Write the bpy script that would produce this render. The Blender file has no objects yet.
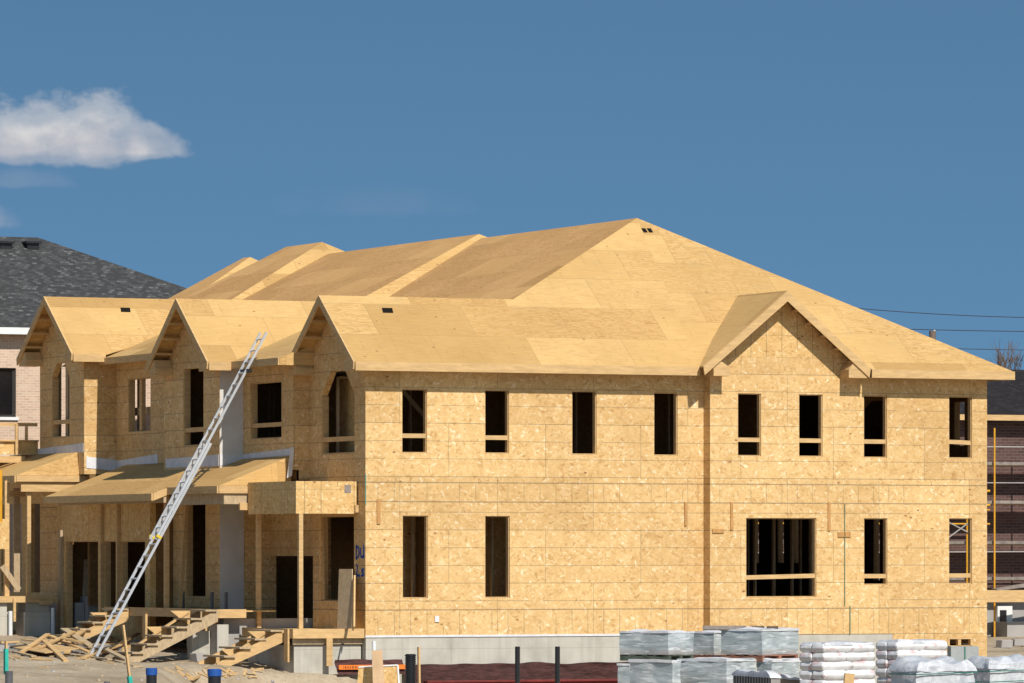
import bpy, math, random
from math import sin, cos, radians, pi, floor
from mathutils import Vector as V, noise
random.seed(11)
S = bpy.context.scene
COL = S.collection

# ------------------------------------------------------------------ camera frame
# world: long side wall of the block faces -Y, its street front faces -X, Z=0 is the floor of the near unit
TH = radians(24.5); F = 5500.0; D0 = 125.0; HOR = 557.0
RT = V((cos(TH), -sin(TH), 0)); FW = V((sin(TH), cos(TH), 0))
CAM = -(RT * ((365.5 - 512) * D0 / F) + FW * D0)
CAM.z = (637 - HOR) * D0 / F
def ray(px, py): return FW + RT * ((px - 512) / F) + V((0, 0, (HOR - py) / F))
def onX(px, py, X): d = ray(px, py); return CAM + d * ((X - CAM.x) / d.x)
def onY(px, py, Y): d = ray(px, py); return CAM + d * ((Y - CAM.y) / d.y)
def onD(px, py, dep): return CAM + ray(px, py) * dep
def zat(py, P): return CAM.z + (HOR - py) / F * (V((P[0], P[1], 0)) - V((CAM.x, CAM.y, 0))).dot(FW)

# ------------------------------------------------------------------ mesh builder
class MB:
    def __init__(s): s.v = []; s.f = []; s.sm = []
    def face(s, pts, smooth=False):
        n = len(s.v); s.v += [V(p) for p in pts]; s.f.append(tuple(range(n, n + len(pts)))); s.sm.append(smooth)
    def mesh(s, verts, faces, smooth=False):
        n = len(s.v); s.v += [V(p) for p in verts]
        for f in faces: s.f.append(tuple(i + n for i in f)); s.sm.append(smooth)
    def box(s, a, b):
        x0, x1 = sorted((a[0], b[0])); y0, y1 = sorted((a[1], b[1])); z0, z1 = sorted((a[2], b[2]))
        p = [(x0,y0,z0),(x1,y0,z0),(x1,y1,z0),(x0,y1,z0),(x0,y0,z1),(x1,y0,z1),(x1,y1,z1),(x0,y1,z1)]
        s.mesh(p, [(3,2,1,0),(4,5,6,7),(0,1,5,4),(1,2,6,5),(2,3,7,6),(3,0,4,7)])
    def prism(s, poly, vec):
        poly = [V(p) for p in poly]; vec = V(vec); n = len(poly)
        nn = V((0, 0, 0))
        for i in range(n): nn += (poly[i] - poly[0]).cross(poly[(i + 1) % n] - poly[0])
        if nn.dot(vec) > 0: poly.reverse()
        q = [p + vec for p in poly]
        s.mesh(poly + q, [tuple(range(n)), tuple(range(2 * n - 1, n - 1, -1))] +
               [((i + 1) % n, i, i + n, (i + 1) % n + n) for i in range(n)])
    def bar(s, p, q, w, h, up=(0, 0, 1)):
        p = V(p); q = V(q); d = (q - p).normalized(); up = V(up)
        if abs(d.dot(up)) > .99: up = V((0, 1, 0))
        a = d.cross(up).normalized() * (w / 2); b = a.cross(d).normalized() * (h / 2)
        s.prism([p - a - b, p + a - b, p + a + b, p - a + b], q - p)
    def tube(s, p, q, r0, r1=None, n=10, cap=True):
        p = V(p); q = V(q); r1 = r0 if r1 is None else r1
        d = (q - p).normalized(); a = d.orthogonal().normalized(); b = d.cross(a)
        vs = []
        for c, r in ((p, r0), (q, r1)):
            for i in range(n):
                t = 2 * pi * i / n; vs.append(c + (a * cos(t) + b * sin(t)) * r)
        fs = [(i, (i + 1) % n, (i + 1) % n + n, i + n) for i in range(n)]
        base = len(s.v); s.mesh(vs, fs, True)
        if cap:
            s.mesh(vs[:n], [tuple(range(n - 1, -1, -1))]); s.mesh(vs[n:], [tuple(range(n))])
    def build(s, name, m, parent=None, bevel=0.0, base=None):
        off = V((0, 0, 0))
        if parent is not None: off = V(parent['_base'])
        elif base is not None: off = V(base)
        me = bpy.data.meshes.new(name)
        me.from_pydata([tuple(p - off) for p in s.v], [], s.f)
        uv = me.uv_layers.new(name='UVMap')
        for pi_, poly in enumerate(me.polygons):
            n = poly.normal
            if abs(n.z) > .97: u = V((1, 0, 0)); w = V((0, 1, 0))
            else:
                u = V((0, 0, 1)).cross(n).normalized(); w = n.cross(u).normalized()
            for li in poly.loop_indices:
                p = s.v[me.loops[li].vertex_index]
                uv.data[li].uv = (p.dot(u), p.dot(w))
            poly.use_smooth = s.sm[pi_]
        me.materials.append(m)
        o = bpy.data.objects.new(name, me); COL.objects.link(o)
        o['_base'] = tuple(off)
        if parent is not None: o.parent = parent
        else: o.location = off
        if bevel:
            b = o.modifiers.new('bevel', 'BEVEL'); b.width = bevel; b.segments = 2; b.limit_method = 'ANGLE'
        return o

def tag(o, label, cat, group=None, kind=None):
    if label: o['label'] = label
    if cat: o['category'] = cat
    if group: o['group'] = group
    if kind: o['kind'] = kind
    return o
def thing(name, loc, label, cat, group=None):
    o = bpy.data.objects.new(name, None); COL.objects.link(o); o.location = loc; o['_base'] = tuple(loc)
    o.empty_display_size = .2
    return tag(o, label, cat, group)
def kids(o): return [c for c in COL.objects if c.parent == o]
def dup(o, loc, rz, label, parent=None):
    c = o.copy(); COL.objects.link(c)
    if parent is None:
        c.location = loc; c.rotation_euler = (0, 0, rz)
        if label: c['label'] = label
    else: c.parent = parent
    for k in kids(o): dup(k, None, 0, None, c)
    return c

# ------------------------------------------------------------------ materials
def new_mat(name, rough=.8, spec=.3):
    m = bpy.data.materials.new(name); m.use_nodes = True
    nt = m.node_tree; b = nt.nodes['Principled BSDF']
    b.inputs['Roughness'].default_value = rough; b.inputs['Specular IOR Level'].default_value = spec
    return m, nt, b
def nd(nt, t, **k):
    n = nt.nodes.new(t)
    for a, v in k.items():
        if a.startswith('i_'):
            key = a[2:]; key = int(key) if key.isdigit() else key
            if hasattr(v, 'is_output'): nt.links.new(v, n.inputs[key])
            else: n.inputs[key].default_value = v
        else: setattr(n, a, v)
    return n
def mth(nt, op, a, b=None, c=None, clamp=False):
    n = nt.nodes.new('ShaderNodeMath'); n.operation = op; n.use_clamp = clamp
    for i, x in enumerate((a, b, c)):
        if x is None: continue
        if hasattr(x, 'is_output'): nt.links.new(x, n.inputs[i])
        else: n.inputs[i].default_value = x
    return n.outputs[0]
def ramp(nt, fac, stops, interp='LINEAR'):
    n = nt.nodes.new('ShaderNodeValToRGB'); n.color_ramp.interpolation = interp
    els = n.color_ramp.elements
    while len(els) < len(stops): els.new(.5)
    for e, (p, c) in zip(els, stops):
        e.position = p; e.color = (c[0], c[1], c[2], 1) if not isinstance(c, (int, float)) else (c, c, c, 1)
    nt.links.new(fac, n.inputs[0]); return n.outputs[0]
def mix(nt, fac, a, b, bt='MIX'):
    n = nt.nodes.new('ShaderNodeMix'); n.data_type = 'RGBA'; n.blend_type = bt
    for i, x in ((0, fac), (6, a), (7, b)):
        if hasattr(x, 'is_output'): nt.links.new(x, n.inputs[i])
        else: n.inputs[i].default_value = x if i == 0 else (x[0], x[1], x[2], 1)
    return n.outputs[2]
def mapping(nt, vec, scale=(1, 1, 1), rot=(0, 0, 0), loc=(0, 0, 0)):
    return nd(nt, 'ShaderNodeMapping', i_Vector=vec, i_Scale=scale, i_Rotation=rot, i_Location=loc).outputs[0]
def noi(nt, vec, scale, detail=3, rough=.5, dist=0):
    return nd(nt, 'ShaderNodeTexNoise', i_Vector=vec, i_Scale=scale, i_Detail=detail, i_Roughness=rough, i_Distortion=dist).outputs[0]
def bump(nt, b, h, strength, dist=.02):
    n = nd(nt, 'ShaderNodeBump', i_Strength=strength, i_Distance=dist, i_Height=h)
    nt.links.new(n.outputs[0], b.inputs['Normal'])

def line(nt, x, period, width, phase=0.0):
    """1 on thin lines every `period` along x"""
    t = mth(nt, 'FRACT', mth(nt, 'DIVIDE', mth(nt, 'ADD', x, phase), period))
    d = mth(nt, 'ABSOLUTE', mth(nt, 'SUBTRACT', t, .5))
    return mth(nt, 'GREATER_THAN', d, .5 - width / period / 2)

def mat_osb(name, tint=(1, 1, 1), seams=True, vert=False):
    m, nt, b = new_mat(name, .75, .25)
    tc = nd(nt, 'ShaderNodeTexCoord'); uv = tc.outputs['UV']
    sep = nd(nt, 'ShaderNodeSeparateXYZ', i_0=uv); u, v = sep.outputs[0], sep.outputs[1]
    warp = nd(nt, 'ShaderNodeTexNoise', i_Vector=uv, i_Scale=2.2, i_Detail=2)
    uvw = nd(nt, 'ShaderNodeVectorMath', operation='MULTIPLY_ADD', i_0=warp.outputs['Color'], i_1=(.07, .07, 0), i_2=uv).outputs[0]
    cells = []
    for k, (ang, su, sv) in enumerate(((28, 7.6, 20), (-35, 7.2, 19), (75, 6.8, 17), (2, 8.0, 22))):
        mp = mapping(nt, uvw, (su, sv, 1), (0, 0, 0), (k * 3.7, k * 1.9, 0)) if False else \
             mapping(nt, mapping(nt, uvw, (1, 1, 1), (0, 0, radians(ang)), (k * 3.1, k * 5.3, 0)), (su, sv, 1))
        vo = nd(nt, 'ShaderNodeTexVoronoi', i_Vector=mp, i_Scale=1.0, i_Randomness=1.0)
        cells.append(nd(nt, 'ShaderNodeSeparateColor', i_0=vo.outputs['Color']).outputs[0])
    k1 = mth(nt, 'GREATER_THAN', noi(nt, uv, 7.5, 3), .5)
    k2 = mth(nt, 'GREATER_THAN', noi(nt, mapping(nt, uv, loc=(9, 4, 0)), 6, 2), .5)
    ma = nd(nt, 'ShaderNodeMix', i_0=k1, i_2=cells[0], i_3=cells[1]).outputs[0]
    mb = nd(nt, 'ShaderNodeMix', i_0=k1, i_2=cells[2], i_3=cells[3]).outputs[0]
    mm = nd(nt, 'ShaderNodeMix', i_0=k2, i_2=ma, i_3=mb).outputs[0]
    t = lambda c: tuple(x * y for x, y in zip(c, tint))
    col = ramp(nt, mm, [(0, t((.50, .30, .115))), (.12, t((.60, .385, .155))), (.45, t((.65, .43, .185))),
                        (.82, t((.675, .46, .21))), (.95, t((.725, .525, .27))), (1, t((.80, .635, .395)))])
    big = noi(nt, uv, .55, 3)
    col = mix(nt, .55, col, ramp(nt, big, [(.3, (.82, .78, .72)), (.7, (1.0, 1.0, 1.0))]), 'MULTIPLY')
    col = mix(nt, .8, col, ramp(nt, noi(nt, uvw, 3.6, 4, .6), [(.32, (.86, .82, .77)), (.6, (1.0, 1.0, 1.0))]), 'MULTIPLY')
    # rare dark specks / knots and red-brown strands
    sp = nd(nt, 'ShaderNodeTexVoronoi', i_Vector=mapping(nt, uvw, (1.5, 2.6, 1)), i_Scale=1.0)
    spk = mth(nt, 'LESS_THAN', sp.outputs['Distance'], .06)
    col = mix(nt, mth(nt, 'MULTIPLY', spk, .8), col, (.25, .10, .03))
    if seams:
        br = nd(nt, 'ShaderNodeTexBrick', i_Vector=mapping(nt, uv, loc=(.37, 0.0, 0)), i_Scale=1.0, offset=.5,
                i_Color1=(1.0, 1.0, 1.0, 1), i_Color2=(.84, .81, .77, 1), i_Mortar=(.8, .8, .8, 1))
        br.inputs['Mortar Size'].default_value = .006; br.inputs['Mortar Smooth'].default_value = .3
        br.inputs['Brick Width'].default_value = 2.44; br.inputs['Row Height'].default_value = 1.219
        col = mix(nt, 1.0, col, br.outputs['Color'], 'MULTIPLY')
        brk = mth(nt, 'GREATER_THAN', noi(nt, mapping(nt, uv, (.9, 3, 1)), 1.0, 1), .34)
        hl = mth(nt, 'MULTIPLY', line(nt, v, .4064, .0155), brk)
        vl = mth(nt, 'MULTIPLY', br.outputs['Fac'], 1.0)
        inband = mth(nt, 'MULTIPLY', mth(nt, 'GREATER_THAN', v, 3.07), mth(nt, 'LESS_THAN', v, 3.53))
        low = mth(nt, 'LESS_THAN', v, .61)
        zone = mth(nt, 'MAXIMUM', inband, low)
        brk2 = mth(nt, 'GREATER_THAN', noi(nt, mapping(nt, uv, (2.3, .4, 1)), 1.0, 1), .42)
        vz = mth(nt, 'MULTIPLY', mth(nt, 'MULTIPLY', line(nt, u, .4064, .015, .1), zone), brk2)
        edge = mth(nt, 'LESS_THAN', mth(nt, 'MINIMUM', mth(nt, 'ABSOLUTE', mth(nt, 'SUBTRACT', v, 3.52)),
                   mth(nt, 'MINIMUM', mth(nt, 'ABSOLUTE', mth(nt, 'SUBTRACT', v, 3.08)), mth(nt, 'ABSOLUTE', mth(nt, 'SUBTRACT', v, .61)))), .013)
        ln = mth(nt, 'MAXIMUM', mth(nt, 'MULTIPLY', mth(nt, 'MAXIMUM', mth(nt, 'MULTIPLY', hl, mth(nt, 'SUBTRACT', 1.0, zone)), vz), .52), mth(nt, 'MULTIPLY', mth(nt, 'MAXIMUM', vl, edge), .62))
        col = mix(nt, ln, col, (.13, .11, .075))
    if vert:
        brk = mth(nt, 'GREATER_THAN', noi(nt, mapping(nt, uv, (2.3, .5, 1)), 1.0, 1), .40)
        vl = mth(nt, 'MULTIPLY', line(nt, u, .4064, .016, .1), brk)
        vl = mth(nt, 'MAXIMUM', vl, mth(nt, 'MULTIPLY', line(nt, v, 1.219, .014, .3), .6))
        col = mix(nt, mth(nt, 'MULTIPLY', vl, .6), col, (.13, .10, .06))
    nt.links.new(col, b.inputs['Base Color'])
    bump(nt, b, mm, .25, .004)
    return m

def mat_ply(name, tint=(1, 1, 1)):
    m, nt, b = new_mat(name, .7, .3)
    uv = nd(nt, 'ShaderNodeTexCoord').outputs['UV']
    t = lambda c: tuple(x * y for x, y in zip(c, tint))
    br = nd(nt, 'ShaderNodeTexBrick', i_Vector=mapping(nt, uv, loc=(.7, .35, 0)), i_Scale=1.0, offset=.5,
            i_Color1=(0, 0, 0, 1), i_Color2=(1, 1, 1, 1), i_Mortar=(.5, .5, .5, 1))
    br.inputs['Mortar Size'].default_value = .008; br.inputs['Mortar Smooth'].default_value = .3
    br.inputs['Brick Width'].default_value = 2.44; br.inputs['Row Height'].default_value = 1.219
    pid = nd(nt, 'ShaderNodeSeparateColor', i_0=br.outputs['Color']).outputs[0]
    # each sheet takes its grain from another place
    shift = nd(nt, 'ShaderNodeCombineXYZ', i_0=mth(nt, 'MULTIPLY', pid, 37.0), i_1=mth(nt, 'MULTIPLY', pid, 91.0)).outputs[0]
    p = nd(nt, 'ShaderNodeVectorMath', operation='ADD', i_0=uv, i_1=shift).outputs[0]
    n1 = noi(nt, mapping(nt, p, (1.0, 5.0, 1)), 1.0, 3, .55, .8)
    rings = mth(nt, 'FRACT', mth(nt, 'MULTIPLY', n1, 9.0))
    rings = mth(nt, 'ABSOLUTE', mth(nt, 'SUBTRACT', rings, .5))
    n2 = noi(nt, mapping(nt, p, (2.2, 26, 1)), 1.0, 4, .65)
    g = mth(nt, 'ADD', mth(nt, 'MULTIPLY', rings, 1.0), mth(nt, 'MULTIPLY', n2, .55))
    col = ramp(nt, g, [(.15, t((.36, .185, .06))), (.36, t((.52, .31, .112))), (.68, t((.64, .42, .18)))])
    # calm sheets beside figured ones
    calm = ramp(nt, n2, [(.3, t((.56, .345, .128))), (.7, t((.66, .44, .18)))])
    col = mix(nt, ramp(nt, pid, [(.35, 1.0), (.8, .2)]), col, calm)
    col = mix(nt, .8, col, ramp(nt, pid, [(0, (.70, .63, .54)), (.28, (.96, .93, .88)), (.5, (1.04, 1.04, 1.04)), (.72, (.84, .78, .70)), (1, (1.05, 1.05, 1.03))]), 'MULTIPLY')
    st = noi(nt, uv, .45, 4, .6)
    col = mix(nt, .6, col, ramp(nt, st, [(.3, (.8, .77, .72)), (.6, (1, 1, 1))]), 'MULTIPLY')
    sp = nd(nt, 'ShaderNodeTexVoronoi', i_Vector=mapping(nt, p, (1.3, 2.0, 1)), i_Scale=1.0)
    col = mix(nt, mth(nt, 'MULTIPLY', mth(nt, 'LESS_THAN', sp.outputs['Distance'], .05), .7), col, (.22, .10, .04))
    col = mix(nt, mth(nt, 'MULTIPLY', br.outputs['Fac'], .5), col, (.20, .12, .05))
    sp_ = nd(nt, 'ShaderNodeSeparateXYZ', i_0=uv)
    nl = mth(nt, 'MULTIPLY', line(nt, sp_.outputs[0], .4064, .014, .05), mth(nt, 'GREATER_THAN', noi(nt, mapping(nt, uv, (.8, 5, 1)), 1.0, 2), .53))
    col = mix(nt, mth(nt, 'MULTIPLY', nl, .30), col, (.16, .09, .04))
    sc_ = ramp(nt, noi(nt, mapping(nt, uv, (.9, 1.6, 1), (0, 0, .6)), 1.0, 5, .7), [(.58, 0.0), (.72, 1.0)])
    col = mix(nt, mth(nt, 'MULTIPLY', sc_, .25), col, (.36, .25, .15))
    nt.links.new(col, b.inputs['Base Color'])
    bump(nt, b, g, .15, .003)
    return m

def mat_plain(name, c, rough=.7, spec=.3, var=.25, scale=3.0, metallic=0, stretch=(1, 1, 1), bumps=0.0):
    m, nt, b = new_mat(name, rough, spec)
    oc = nd(nt, 'ShaderNodeTexCoord').outputs['Object']
    n = noi(nt, mapping(nt, oc, stretch), scale, 4, .6)
    rnd = nd(nt, 'ShaderNodeObjectInfo').outputs['Random']
    lo = tuple(x * (1 - var) for x in c); hi = tuple(min(1, x * (1 + var)) for x in c)
    col = ramp(nt, n, [(.3, lo), (.7, hi)])
    if var > 0:
        col = mix(nt, 1.0, col, ramp(nt, rnd, [(0, (1 - var * .5,) * 3), (1, (1, 1, 1))]), 'MULTIPLY')
    nt.links.new(col, b.inputs['Base Color']); b.inputs['Metallic'].default_value = metallic
    if bumps: bump(nt, b, n, bumps, .03)
    return m

def mat_brick(name, c1, c2, mortar, bw=.215, rh=.075, ms=.011):
    m, nt, b = new_mat(name, .85, .2)
    uv = nd(nt, 'ShaderNodeTexCoord').outputs['UV']
    br = nd(nt, 'ShaderNodeTexBrick', i_Vector=uv, i_Scale=1.0, i_Color1=(*c1, 1), i_Color2=(*c2, 1), i_Mortar=(*mortar, 1))
    br.inputs['Mortar Size'].default_value = ms; br.inputs['Brick Width'].default_value = bw; br.inputs['Row Height'].default_value = rh
    n = noi(nt, uv, 1.2, 3)
    col = mix(nt, .6, br.outputs['Color'], ramp(nt, n, [(.3, (.8, .8, .8)), (.7, (1, 1, 1))]), 'MULTIPLY')
    nt.links.new(col, b.inputs['Base Color']); bump(nt, b, br.outputs['Fac'], -.4, .01)
    return m

def mat_shingle(name, c1, c2, c3):
    m, nt, b = new_mat(name, .95, .06)
    uv = nd(nt, 'ShaderNodeTexCoord').outputs['UV']
    br = nd(nt, 'ShaderNodeTexBrick', i_Vector=uv, i_Scale=1.0, i_Color1=(0, 0, 0, 1), i_Color2=(1, 1, 1, 1), i_Mortar=(.2, .2, .2, 1))
    br.inputs['Mortar Size'].default_value = .012; br.inputs['Brick Width'].default_value = .16; br.inputs['Row Height'].default_value = .11
    br.inputs['Bias'].default_value = -.1
    g = nd(nt, 'ShaderNodeSeparateColor', i_0=br.outputs['Color']).outputs[0]
    n = noi(nt, uv, 14, 4, .7)
    f = mth(nt, 'ADD', mth(nt, 'MULTIPLY', g, .8), mth(nt, 'MULTIPLY', mth(nt, 'SUBTRACT', n, .5), .7))
    col = ramp(nt, f, [(.1, c1), (.62, c2), (.95, c3)])
    nt.links.new(col, b.inputs['Base Color']); bump(nt, b, br.outputs['Fac'], -.5, .01)
    return m

def mat_ground():
    m, nt, b = new_mat('sandy_ground', .95, .1)
    oc = nd(nt, 'ShaderNodeTexCoord').outputs['Object']
    n1 = noi(nt, oc, .45, 5, .6); n2 = noi(nt, oc, 5, 5, .7); n3 = noi(nt, oc, 22, 3, .6)
    a = ramp(nt, n1, [(.35, (.36, .28, .19)), (.5, (.46, .37, .26)), (.65, (.54, .45, .33))])
    col = mix(nt, .8, a, ramp(nt, n2, [(.3, (.72, .70, .68)), (.7, (1.05, 1.04, 1.02))]), 'MULTIPLY')
    gr = nd(nt, 'ShaderNodeVectorMath', operation='DISTANCE', i_0=oc, i_1=(-4.6, 8.2, 0)).outputs['Value']
    gm = mth(nt, 'ADD', mth(nt, 'MULTIPLY', gr, -.55), mth(nt, 'ADD', mth(nt, 'MULTIPLY', n1, 1.5), .95), clamp=True)
    gravel = ramp(nt, n3, [(.35, (.16, .15, .145)), (.65, (.36, .34, .32))])
    col = mix(nt, gm, col, gravel)
    peb = nd(nt, 'ShaderNodeTexVoronoi', i_Vector=oc, i_Scale=9.0)
    col = mix(nt, mth(nt, 'MULTIPLY', mth(nt, 'LESS_THAN', peb.outputs['Distance'], .16), .5), col, (.2, .16, .12))
    nt.links.new(col, b.inputs['Base Color'])
    bump(nt, b, mth(nt, 'ADD', n2, mth(nt, 'MULTIPLY', n3, .5)), .9, .06)
    return m

def mat_concrete(name, c, joints=True):
    m, nt, b = new_mat(name, .85, .2)
    uv = nd(nt, 'ShaderNodeTexCoord').outputs['UV']
    n = noi(nt, uv, 1.1, 5, .65)
    col = ramp(nt, n, [(.3, tuple(x * .8 for x in c)), (.5, c), (.7, tuple(x * 1.1 for x in c))])
    if joints:
        sep = nd(nt, 'ShaderNodeSeparateXYZ', i_0=uv)
        ln = mth(nt, 'MAXIMUM', line(nt, sep.outputs[1], .61, .015, .28), line(nt, sep.outputs[0], 1.22, .014, .3))
        col = mix(nt, mth(nt, 'MULTIPLY', ln, .3), col, (.2, .18, .15))
        streak = noi(nt, mapping(nt, uv, (5, .35, 1)), 1.0, 3)
        col = mix(nt, .5, col, ramp(nt, streak, [(.35, (.78, .77, .75)), (.6, (1, 1, 1))]), 'MULTIPLY')
    nt.links.new(col, b.inputs['Base Color']); bump(nt, b, n, .2, .01)
    return m

def mat_wrap(name, c1, c2, rough=.3, sx=1.5, sy=10):
    """stretch film: pale, streaky, a bit glossy"""
    m, nt, b = new_mat(name, rough, .5)
    uv = nd(nt, 'ShaderNodeTexCoord').outputs['Object']
    rnd = nd(nt, 'ShaderNodeObjectInfo').outputs['Random']
    sh = nd(nt, 'ShaderNodeCombineXYZ', i_0=mth(nt, 'MULTIPLY', rnd, 50.0)).outputs[0]
    p = nd(nt, 'ShaderNodeVectorMath', operation='ADD', i_0=uv, i_1=sh).outputs[0]
    n = noi(nt, mapping(nt, p, (sx, sx, sy), (.12, .1, 0)), 1.0, 5, .65, 1.2)
    n2 = noi(nt, p, 2.2, 4)
    f = mth(nt, 'ADD', mth(nt, 'MULTIPLY', n, .7), mth(nt, 'MULTIPLY', n2, .3))
    col = ramp(nt, f, [(.36, c1), (.52, tuple((x + y) / 2 for x, y in zip(c1, c2))), (.64, c2)])
    st = nd(nt, 'ShaderNodeTexVoronoi', i_Vector=mapping(nt, p, (1.7, 1.7, 3.4)), i_Scale=1.0)
    col = mix(nt, mth(nt, 'MULTIPLY', mth(nt, 'LESS_THAN', st.outputs['Distance'], .12), .5), col, (.30, .17, .15))
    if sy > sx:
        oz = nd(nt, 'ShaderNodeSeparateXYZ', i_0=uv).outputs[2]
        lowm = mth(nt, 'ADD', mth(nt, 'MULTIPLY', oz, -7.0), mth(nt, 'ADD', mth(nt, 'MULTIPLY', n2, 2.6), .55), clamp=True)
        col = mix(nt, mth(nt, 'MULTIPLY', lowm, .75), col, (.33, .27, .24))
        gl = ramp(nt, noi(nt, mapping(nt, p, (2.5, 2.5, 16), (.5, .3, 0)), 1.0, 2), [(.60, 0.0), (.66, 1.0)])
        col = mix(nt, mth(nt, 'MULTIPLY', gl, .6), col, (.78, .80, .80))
    nt.links.new(col, b.inputs['Base Color']); bump(nt, b, n, .5, .03)
    return m

def mat_bag():
    m, nt, b = new_mat('white_bag', .45, .4)
    uv = nd(nt, 'ShaderNodeTexCoord').outputs['Object']
    rnd = nd(nt, 'ShaderNodeObjectInfo').outputs['Random']
    n = noi(nt, uv, 5, 4)
    col = ramp(nt, n, [(.3, (.62, .605, .60)), (.6, (.77, .755, .745))])
    oc = nd(nt, 'ShaderNodeTexCoord').outputs['Object']
    vo = nd(nt, 'ShaderNodeTexNoise', i_Vector=mapping(nt, uv, (3.2, 3.2, 7)), i_Scale=1.0, i_Detail=2).outputs[0]
    col = mix(nt, mth(nt, 'MULTIPLY', ramp(nt, vo, [(.56, 0.0), (.62, 1.0)]), .45), col, (.50, .22, .22))
    nt.links.new(col, b.inputs['Base Color']); bump(nt, b, n, .4, .02)
    return m

OSB = mat_osb('osb_sheathing', (1.18, 1.20, 1.27))
OSBP = mat_osb('osb_panel', (1.1, 1.09, 1.06), seams=False)
OSBI = mat_osb('osb_shaded_inside', (.34, .29, .25), seams=False)  # OSB darkened for inner walls, their unlit look put into the colour
OSBV = mat_osb('osb_upright', (1.1, 1.09, 1.06), seams=False, vert=True)
PLY = mat_ply('plywood_roof')
PLYR = mat_ply('reddish_plywood', (1.06, .96, .92))  # same plywood tinted redder, for the upper front slopes
LUM = mat_plain('lumber', (.60, .395, .185), .75, .2, .16, 2.5, stretch=(1.2, 1.2, 7))
LUMD = mat_plain('shaded_orange_lumber', (.50, .27, .10), .75, .2, .16, 2.5, stretch=(6, 6, 1.2))  # lumber tinted darker, the nailed boards' shade put into the colour
LUM2 = mat_plain('weathered_lumber', (.48, .36, .22), .8, .2, .2, 3.0, stretch=(5, 5, 2))
GREYWOOD = mat_plain('grey_wood', (.27, .23, .20), .85, .2, .3, 6)
CONC = mat_concrete('concrete', (.50, .47, .405))
CONC2 = mat_concrete('grey_concrete', (.36, .34, .32), False)
GROUND = mat_ground()
WRAPM = mat_plain('white_membrane', (.68, .68, .70), .55, .3, .12, 4, bumps=.3)
HWRAP = mat_plain('house_wrap', (.62, .60, .57), .6, .3, .08, 2.5)
ALU = mat_plain('aluminium', (.62, .63, .65), .42, .5, .06, 5, .55)
STEEL = mat_plain('dark_steel', (.12, .12, .13), .5, .4, .2)
BLACKP = mat_plain('black_plastic', (.016, .016, .018), .4, .4, .2)
BLUE = mat_plain('blue_cap', (.015, .085, .34), .45, .4, .15)
TEAL = mat_plain('teal_paint', (.03, .40, .32), .6, .3, .15)
WHITEP = mat_plain('white_pvc', (.75, .76, .76), .4, .4, .08)
YEL = mat_plain('yellow_paint', (.70, .34, .02), .5, .4, .15)
YTAPE = mat_plain('yellow_tape', (.75, .55, .03), .5, .4, .1)
ORANGE = mat_plain('orange_band', (.80, .20, .025), .6, .3, .12)
BROWNM = mat_plain('brown_membrane', (.075, .030, .026), .75, .2, .5, 5, stretch=(1, 1, 5), bumps=.6)
REDM = mat_plain('dark_red', (.20, .03, .025), .6, .3, .3, 3)
SPRAY = mat_plain('blue_spray', (.02, .10, .38), .8, .2, .25, 20)
TANB = mat_brick('tan_brick', (.68, .48, .35), (.56, .38, .27), (.66, .56, .46))
BRNB = mat_brick('brown_brick', (.13, .068, .058), (.085, .045, .041), (.14, .105, .095), .26, .085, .012)
SHG = mat_shingle('grey_shingles', (.048, .048, .049), (.088, .088, .088), (.24, .235, .23))
SHD = mat_shingle('dark_shingles', (.022, .020, .022), (.032, .030, .032), (.05, .046, .048))
WHITE = mat_plain('white_trim', (.78, .78, .77), .5, .4, .05)
FRAME = mat_plain('dark_frame', (.03, .028, .027), .5, .4, .1)
GLASS = mat_plain('dark_glass', (.015, .015, .017), .08, .6, .3, 1)
STRETCH = mat_wrap('stretch_film', (.25, .295, .305), (.60, .635, .635), .3, 1.3, 7)
FILM = mat_wrap('grey_film', (.40, .41, .44), (.68, .69, .71), .35, 5, 5)
BLOCKM = mat_plain('grey_block', (.36, .38, .37), .8, .2, .12, 5)
BAG = mat_bag()
BAGD = mat_plain('wrapped_bag_side', (.40, .37, .37), .5, .4, .25, 8)
GREENS = mat_plain('green_strap', (.03, .17, .13), .5, .4, .1)
BARK = mat_plain('bark', (.16, .12, .10), .9, .1, .2)
CABLE = mat_plain('cable', (.035, .035, .04), .6, .3, 0)
DARKH = mat_plain('attic_dark', (.012, .010, .008), .9, .1, 0)  # near-black colour carrying the attic's shade, on ceiling and roof patches
SKY_STR=.1; SKY_K=2.0; SKY_B=.36; CLOUD_LO=(.64,.66,.73); CLOUD_HI=(.93,.91,.9); CLOUD_MUL=6.8; SKY_TINT=(.74,1.02,1.02); EXPO=0.16
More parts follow.
